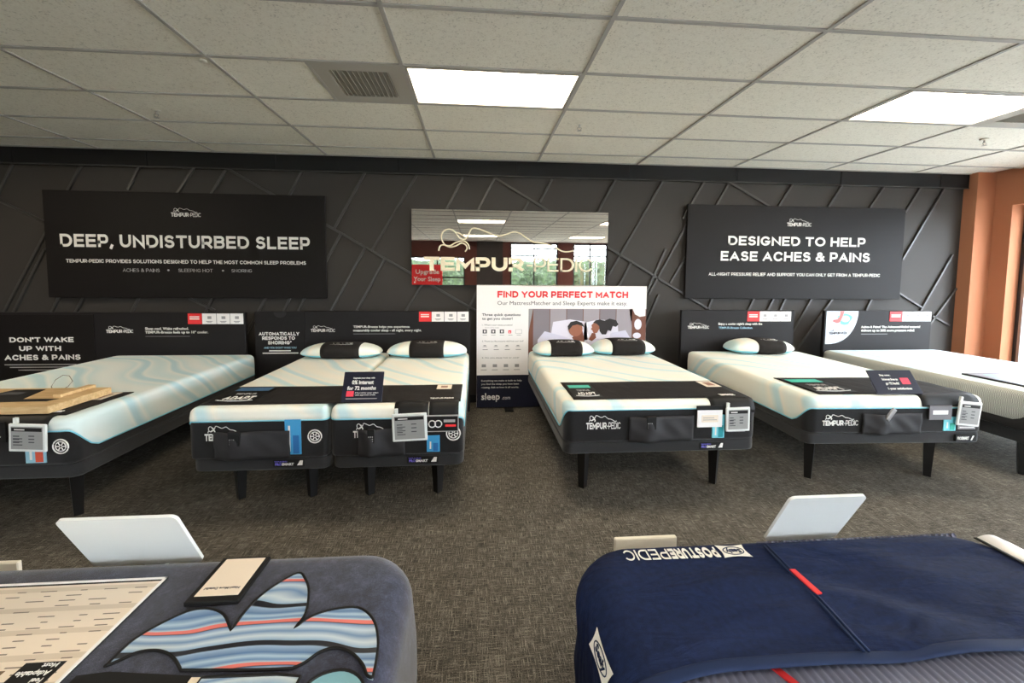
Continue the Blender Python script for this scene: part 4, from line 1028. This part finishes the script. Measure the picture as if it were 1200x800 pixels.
# price sheet
t = empty('price_sheet', 'large cream price list sheet with black edge on the blue velvet mattress', 'paper', (-1.12, .98, .7045))
box('backing', (-.42, -.30, 0), (.262, .202, .003), BLACKF, t)
box('sheet', (-.40, -.30, .003), (.255, .188, .0042), CREAMP, t)
boxes('clear_edge', [((-.42, .196, .003), (.262, .202, .0055)), ((.255, -.30, .003), (.262, .202, .0055))], PAPER, t)
L1 = []; random.seed(3)
for r_ in range(26):
    yy = .165-r_*.0175
    for cc in range(8):
        if random.random() < .82:
            x0 = .235-cc*.075; ww = random.uniform(.014, .045); L1.append((x0-ww, x0, yy, yy+.0028))
Mt = Matrix.Translation((0, 0, .0042)); bars(L1, mat('brown_grey_print', (128, 116, 104)), t, Mt, 'small_print', .0004)
bars([(-.40, .255, .165-q*.035, .180-q*.035) for q in range(0, 13, 2)], mat('cream_shade', (212, 196, 176)), t, Mt, 'table_row', .0002)
box('label_block', (.150, -.105, .0042), (.232, -.052, .0050), BLACKF, t)
Mup = Matrix.Translation((0, 0, .0050)) @ Matrix.Rotation(pi, 4, 'Z')
text('Most', -.222, -.19, .055, .066, 0, WHITE, t, .02, Mup, .0004); text('Adaptable', -.222, -.155, .073, .085, 0, WHITE, t, .02, Mup, .0004); text('Feel', -.222, -.20, .09, .101, 0, WHITE, t, .02, Mup, .0004)
box('photo_thumbnail', (.06, -.10, .0042), (.125, -.068, .0048), mat('brown_photo', (120, 96, 70)), t)
# info card (black frame)
t = empty('framed_card', 'small cream card in a black frame lying on the blue velvet mattress', 'card', (-.676, 1.157, .7045))
box('frame', (-.068, -.086, 0), (.066, .086, .012), BLACKF, t, .002, 1)
box('card', (-.054, -.066, .012), (.055, .078, .0128), CREAMP, t)
text('Need More Details?', -.045, .045, .036, .044, 0, DTEXT, t, .02, Matrix.Translation((0, 0, .0128)) @ Matrix.Rotation(pi, 4, 'Z'), .0005)
# white display plates clipped at the feet, seen from behind
def back_plate(lb, x, y, w, tiltdeg, h=.215):
    t = empty('price_display', lb, 'price display', (x, y, .672)); t.rotation_euler = (rad(tiltdeg), 0, 0)
    bm = bmesh.new()
    pts = []
    for cx, cz, a0 in ((w/2-.018, h-.018, 0), (-w/2+.018, h-.018, 90), (-w/2+.018, .018, 180), (w/2-.018, .018, 270)):
        for k_ in range(6): a = rad(a0+18*k_); pts.append((cx+.018*cos(a), cz+.018*sin(a)))
    prism('back_shell', pts, 0, .009, PLATE, t, frontM(0, 0, 0))
    box('screen', (-w/2+.02, .0005, .02), (w/2-.02, .002, h-.02), SCREEN, t)
    box('clip', (-.03, .002, -.04), (.03, .012, .03), PLATE, t)
    return t
back_plate('white display plate seen from behind at the foot of the blue velvet mattress', -.995, 1.31, .315, 28, .235)
back_plate('white display plate seen from behind at the foot of the navy covered mattress', 1.098, 1.292, .255, 28, .235)
o = box('card_holder', (.465, 1.312, .60), (.68, 1.328, .676), IVORY, None, .003, 1); tag(o, 'ivory card holder at the foot of the navy covered mattress, left end', 'card holder')
o = box('card_holder', (-1.60, 1.335, .60), (-1.40, 1.350, .668), IVORY, None, .003, 1); tag(o, 'ivory card holder tip at the far edge of the blue velvet mattress', 'card holder')

# ------------------------------------------------------------ foreground right bed: ribbed mattress with navy protector
GX, GW = 1.005, 1.43
t = empty('ribbed_mattress', 'grey-blue ribbed mattress under the navy cover at the front right', 'mattress', (GX, 1.285, .22), pi)
P = perim(GW-.02, 2.03, .16)
# ribs: real ridges running along the bed
bm = bmesh.new(); rows = []
nr = 66; per = 6; h0 = .47
xs = [(-(GW-.02)/2+.02)+((GW-.02)-.04)*i/(nr*per) for i in range(nr*per+1)]
ys = [.0, .012, .03, .06, .1, .5, 1.0, 1.5, 1.95, 2.0, 2.02]
for j, yy in enumerate(ys):
    ring = []
    for i, xx in enumerate(xs):
        edge = min(xx+(GW-.02)/2, (GW-.02)/2-xx)
        rib = .0045*abs(sin(pi*i/per))
        e2 = min(yy, 2.03-yy)
        rr = .09
        RC = .20; X_, Y_ = xx, yy
        kx, ky = max(0, RC-edge), max(0, RC-e2); ds = math.hypot(kx, ky)
        if kx > 0 and ky > 0:
            d = min(max(0, ds-(RC-rr)), rr)
            if ds > RC: X_ = math.copysign((GW-.02)/2-RC+kx*RC/ds, xx); Y_ = (RC-ky*RC/ds) if yy < 1 else 2.03-RC+ky*RC/ds
        else: d = min(max(0, rr-edge, rr-e2), rr)
        z = h0-.012-rr+math.sqrt(max(rr*rr-d*d, 0))+rib
        ring.append(bm.verts.new((X_, Y_, max(z, .3))))
    rows.append(ring)
for a, b_ in zip(rows, rows[1:]):
    for i in range(len(xs)-1): bm.faces.new((a[i], a[i+1], b_[i+1], b_[i]))
bmesh.ops.recalc_face_normals(bm, faces=bm.faces)
me_obj('ribbed_top', bm, RIBF, t, True)
loft('side', P, lambda p: [(.03, 0), (.004, .02), (.004, .37), (.025, .42), (.06, .44)], RIBF, t, False, True)
# front rib ends (visible as small bumps past the cover's edge)
bm = bmesh.new()
for i in range(34):
    xx = -.60+.02*i
    addtube(bm, [(xx, .012, .30), (xx, .0, .38), (xx, .012, .445), (xx, .055, .474)], .0085, 6)
o = me_obj('rib_ends', bm, RIBF, t, True); o['kind'] = 'stuff'
b = empty('bed_base', 'low dark base under the front right navy covered mattress', 'bed base', (GX, 1.285, 0), pi)
loft('platform', perim(1.38, 1.98, .08), lambda p: [(.02, .10), (.0, .11), (0, .20), (.015, .215)], BASEF, b, True, True)
for sx in (-1, 1):
    for yy in (.2, 1.7):
        bm = bmesh.new(); addtube(bm, [(sx*.5, yy, .105), (sx*.5, yy, 0)], [.035, .03], 8); me_obj('leg', bm, LEG, b)
o = prism('red_ribbon', [(.655, .83), (.672, .83), (.715, .74), (.698, .74)], 0, .0045, REDB, t, None)
for v in o.data.vertices: v.co = Vector((-(v.co.x-GX), -(v.co.y-1.285), v.co.z+.463))
# protector: draped shell over the foot part
t = empty('mattress_protector', 'navy stretch mattress protector pulled over the foot of the front right bed', 'mattress protector', (GX, 1.285, .22), pi)
CWD = GW; rC = .19; rf = .10; HC = .486; V = .475; SK = .36; hw = CWD/2
def hemy(x, drop):          # the cloth reaches further back down the left-hand side
    return V+.035*smooth(.62, 1.0, x/hw)+.25*drop*(1 if x > 0 else -.1)-.02*smooth(.6, 1, -x/hw)
NXC = 90
side_p = [(-hw, V-(V-rC)*i/22, -1.0, 0.0) for i in range(22)]
arc_p = [(-hw+rC-rC*cos(pi/2*i/12), rC-rC*sin(pi/2*i/12), -cos(pi/2*i/12), -sin(pi/2*i/12)) for i in range(13)]
front = [(-hw+rC+(CWD-2*rC)*i/NXC, 0.0, 0.0, -1.0) for i in range(1, NXC)]
half = side_p+arc_p
path = half+front+[(-p[0], p[1], -p[2], p[3]) for p in half[::-1]]
prof = [(.004, HC-SK), (-.004, HC-SK*.8), (0, HC-SK*.55), (0, HC-rf)]+[(rf*(1-cos(a)), HC-rf+rf*sin(a)) for a in [pi/2*q_/8 for q_ in range(1, 9)]]
def warp(x, y, z, n):
    if y > rC:
        f = (y-rC)/(V-rC); y = rC+f*(hemy(x, max(0, HC-rf*.3-z))-rC)
    return (x, y, z)
bm = bmesh.new(); G = []; NRM = []
for j, (ins, zz) in enumerate(prof):
    row = []
    for i, p in enumerate(path):
        x, y = p[0]-p[2]*ins, p[1]-p[3]*ins
        wob = .004*sin(i*.55+1.3*sin(j*.4)+zz*20)*smooth(0, .1, HC-zz) if abs(p[3]) < .999 or True else 0
        row.append(bm.verts.new(warp(x+p[2]*wob, y+p[3]*wob, zz, None)))
    G.append(row)
for a, b_ in zip(G, G[1:]):
    for i in range(len(path)-1): bm.faces.new((a[i], a[i+1], b_[i+1], b_[i]))
top = G[-1]; nh = len(half); rowsT = []
ins = rf
for k_ in range(nh-1):
    L0 = top[k_]; R0 = top[len(path)-1-k_]; p = half[k_]; row = [L0]
    xa, ya = p[0]-p[2]*ins, p[1]-p[3]*ins
    for i in range(1, NXC):
        u = i/NXC; x = xa+(-xa-xa)*u; y = ya
        ed = min(u, 1-u)
        wr = smooth(0, .08, ed)*smooth(rf, rf+.06, y)
        z = HC+wr*(.0050*sin(17*y+3.0*sin(5*x+1)+7*x)*(.4+.6*smooth(.1, -.3, x) if False else .7)+.0022*sin(46*y+10*x+2*sin(9*x))+.0035*sin(9*x+21*y))
        row.append(bm.verts.new(warp(x, y, z, None)))
    row.append(R0); rowsT.append(row)
rowsT.append([top[nh-1]]+[top[nh-1+i] for i in range(1, NXC)]+[top[len(path)-nh]])
for a, b_ in zip(rowsT, rowsT[1:]):
    for i in range(NXC): bm.faces.new((a[i], b_[i], b_[i+1], a[i+1]))
hemL = [G[j][0].co.copy() for j in range(len(prof))]; hemR = [G[j][-1].co.copy() for j in range(len(prof))]
angs = [0]*4+[pi/2*q_/8 for q_ in range(1, 9)]
HP = [(c, Vector((-cos(a), 0, sin(a)))) for c, a in zip(hemL, angs)]+[(v.co.copy(), Vector((0, 0, 1))) for v in rowsT[0][1:-1]]+[(c, Vector((cos(a), 0, sin(a)))) for c, a in list(zip(hemR, angs))[::-1]]
bmesh.ops.recalc_face_normals(bm, faces=bm.faces)
o = me_obj('cover_cloth', bm, NAVY, t, True)
md = o.modifiers.new('s', 'SOLIDIFY'); md.thickness = .003; md.offset = 0
bm = bmesh.new(); ha = []
for f_, dz in ((-.004, .000), (-.003, .003), (.004, .0045), (.018, .0045), (.024, .0035), (.025, .001)):
    ha.append([bm.verts.new((c.x+n.x*dz, c.y-f_, c.z+n.z*dz)) for c, n in HP])
for a, b_ in zip(ha, ha[1:]):
    for i in range(len(a)-1): bm.faces.new((a[i], a[i+1], b_[i+1], b_[i]))
bmesh.ops.recalc_face_normals(bm, faces=bm.faces); o = me_obj('hem_band', bm, NAVYH, t, True)
def lp(x, y): return (-(x-GX), -(y-1.285))
def on_top(pts, dz): return [(*lp(x, y), HC+dz) for x, y in pts]
seamp = [(.905, 1.20), (.900, 1.12), (.897, 1.04), (.890, .95), (.880, .87), (.876, .825)]
tube('seam', on_top(seamp, .0055), .0035, NAVYH, t, 5)
tube('seam', on_top([(x+.012, y) for x, y in seamp], .0055), .0035, NAVYH, t, 5)
prism('red_tab', [lp(.902, 1.085), lp(.918, 1.083), lp(.921, .992), (lp(.904, .99))], HC+.007, HC+.011, RED, t)
MT = Matrix.Translation((-(.60-GX), 0, 0))
# lettering on the cover reads from the aisle: local frame is turned half round
def ML(x, y, rot=0.0): 
    lx, ly = lp(x, y); return Matrix.Translation((lx, ly, HC+.003)) @ Matrix.Rotation(rot, 4, 'Z')
# local +x is world -x, so upright local text is upside down for the camera
M1 = ML(.742, 1.203, -.01)
caps('POSTURE', 0, .150, 0, .045, 0, WHITE, t, .22, M1, .0015)
caps('PEDIC', 0.155, .292, 0, .045, 0, WHITE, t, .11, M1, .0015)
def diamond(M, w, h, t):
    pts = []
    C4 = [(-w/2, -h/2), (w/2, -h/2), (w/2, h/2), (-w/2, h/2)]
    for i in range(4):
        a, b_ = Vector(C4[i]), Vector(C4[(i+1) % 4])
        for k_ in range(6):
            u = k_/6; p = a.lerp(b_, u); n = Vector((0, 0))-(a+b_)/2; n.normalize()
            p = p+n*(.10*min(w, h)*sin(pi*u)); pts.append((p.x, p.y))
    prism('logo_patch', pts, 0, .0012, WHITE, t, M)
    bm = bmesh.new(); addtube(bm, [(w*.36*cos(2*pi*i/24), h*.30*sin(2*pi*i/24), .0015) for i in range(24)], .0016, 4, True)
    bmesh.ops.transform(bm, matrix=M, verts=bm.verts); me_obj('logo_ring', bm, NAVYH, t)
    text('Sealy', -w*.27, w*.27, -h*.13, h*.17, 0, NAVYH, t, .04, M @ Matrix.Translation((0, 0, .0012)), .0008)
diamond(ML(.795, 1.182, -.02), .088, .058, t)
# patch on the left side face of the cover (world -x side = local +x)
th_ = rad(66)                # patch lies on the rolled left edge
nv = Vector((sin(th_), 0, cos(th_))); uv = Vector((0, 1, 0)); vv = nv.cross(uv)
cx_, cz_ = hw-rf+(rf+.003)*sin(th_), HC-rf+(rf+.003)*cos(th_)
Ms = Matrix(((uv.x, vv.x, nv.x, cx_), (uv.y, vv.y, nv.y, -(.915-1.285)), (uv.z, vv.z, nv.z, cz_), (0, 0, 0, 1)))
diamond(Ms, .125, .048, t)
# loose sheet at the right edge
t = bpy.data.objects.new('loose_sheet', None); COL.objects.link(t); t.location = (1.66, 1.05, .708); tag(t, 'white sheet curling over the right edge of the navy covered mattress', 'paper')
cols = []
for i in range(9):
    u = i/8; xx = -.03+.16*u; zz = .003+.012*sin(pi*min(u*1.3, 1))-.05*u*u
    cols.append((xx, [(-.30+.44*j/6+.02*u, zz*(1-.25*j/6)) for j in range(7)]))
sheet_strip('sheet', cols, .0015, PAPER, t)
sheet_strip('black_edge', [(-.036, [(-.30+.44*j/6, .003) for j in range(7)]), (-.026, [(-.30+.44*j/6, .004) for j in range(7)])], .003, BLACKF, t)

# repeats of a kind share a group
GR = {'mattress': 'mattresses on show', 'bed base': 'bed bases under the mattresses', 'pillow': 'wrapped pillows at the bed heads', 'price display': 'price displays at the bed feet',
      'bed runner': 'black runners across the bed feet', 'panel': 'black panels behind the beds', 'pocket': 'remote pockets on the bed fronts', 'light': 'ceiling light panels', 'vent': 'ceiling air vents',
      'sprinkler': 'sprinkler heads', 'card holder': 'ivory card holders', 'bush': 'bushes outside'}
for o in COL.objects:
    if o.get('category') in GR and 'group' not in o: o['group'] = GR[o['category']]
    if o.name.startswith('wall_sign'): o['group'] = 'large black wall signs'
    if o.name.startswith('info_card'): o['group'] = 'small cards hanging on the bed fronts'
    if o.name.startswith('promo_sign'): o['group'] = 'tabletop promo signs'

# fine print and marks become sub-parts of the part that carries them
HOST = {'wall_sign': 'board', 'mirrored_logo_sign': 'mirror_sheet', 'headboard_panel': 'board', 'display_board': 'board', 'price_display': 'screen', 'bed_base': 'badge', 'mattress': 'side_panel',
        'foot_runner': 'printed_patch', 'pillow': 'wrap_band', 'promo_sign': 'plate', 'info_card': 'card', 'price_sheet': 'sheet', 'framed_card': 'card', 'mattress_protector': 'cover_cloth', 'window_poster': 'sheet', 'remote_pocket': 'remote_control', 'base_badge': 'plate'}
SUB = ('lettering', 'small_print', 'reclining_figure_logo', 'header_', 'badge_mark', 'cooling_wheel', 'coloured_stripe', 'swoosh', 'picture', 'logo_', 'red_icon', 'bed_icon', 'outline_icon', 'buttons', 'ring_logo', 'table_row', 'slash', 'red_block', 'white_icon', 'thumb_notch')
tops = [o for o in COL.objects if o.parent is None]
for t in tops:
    kind_ = t.name.split('.')[0]
    if kind_ not in HOST: continue
    kids = [o for o in COL.objects if o.parent == t]
    host = [o for o in kids if o.name.split('.')[0] == HOST[kind_]]
    if not host: continue
    h = host[0]
    for o in kids:
        if o is not h and o.name.startswith(SUB): o.parent = h; o.location = o.location-h.location
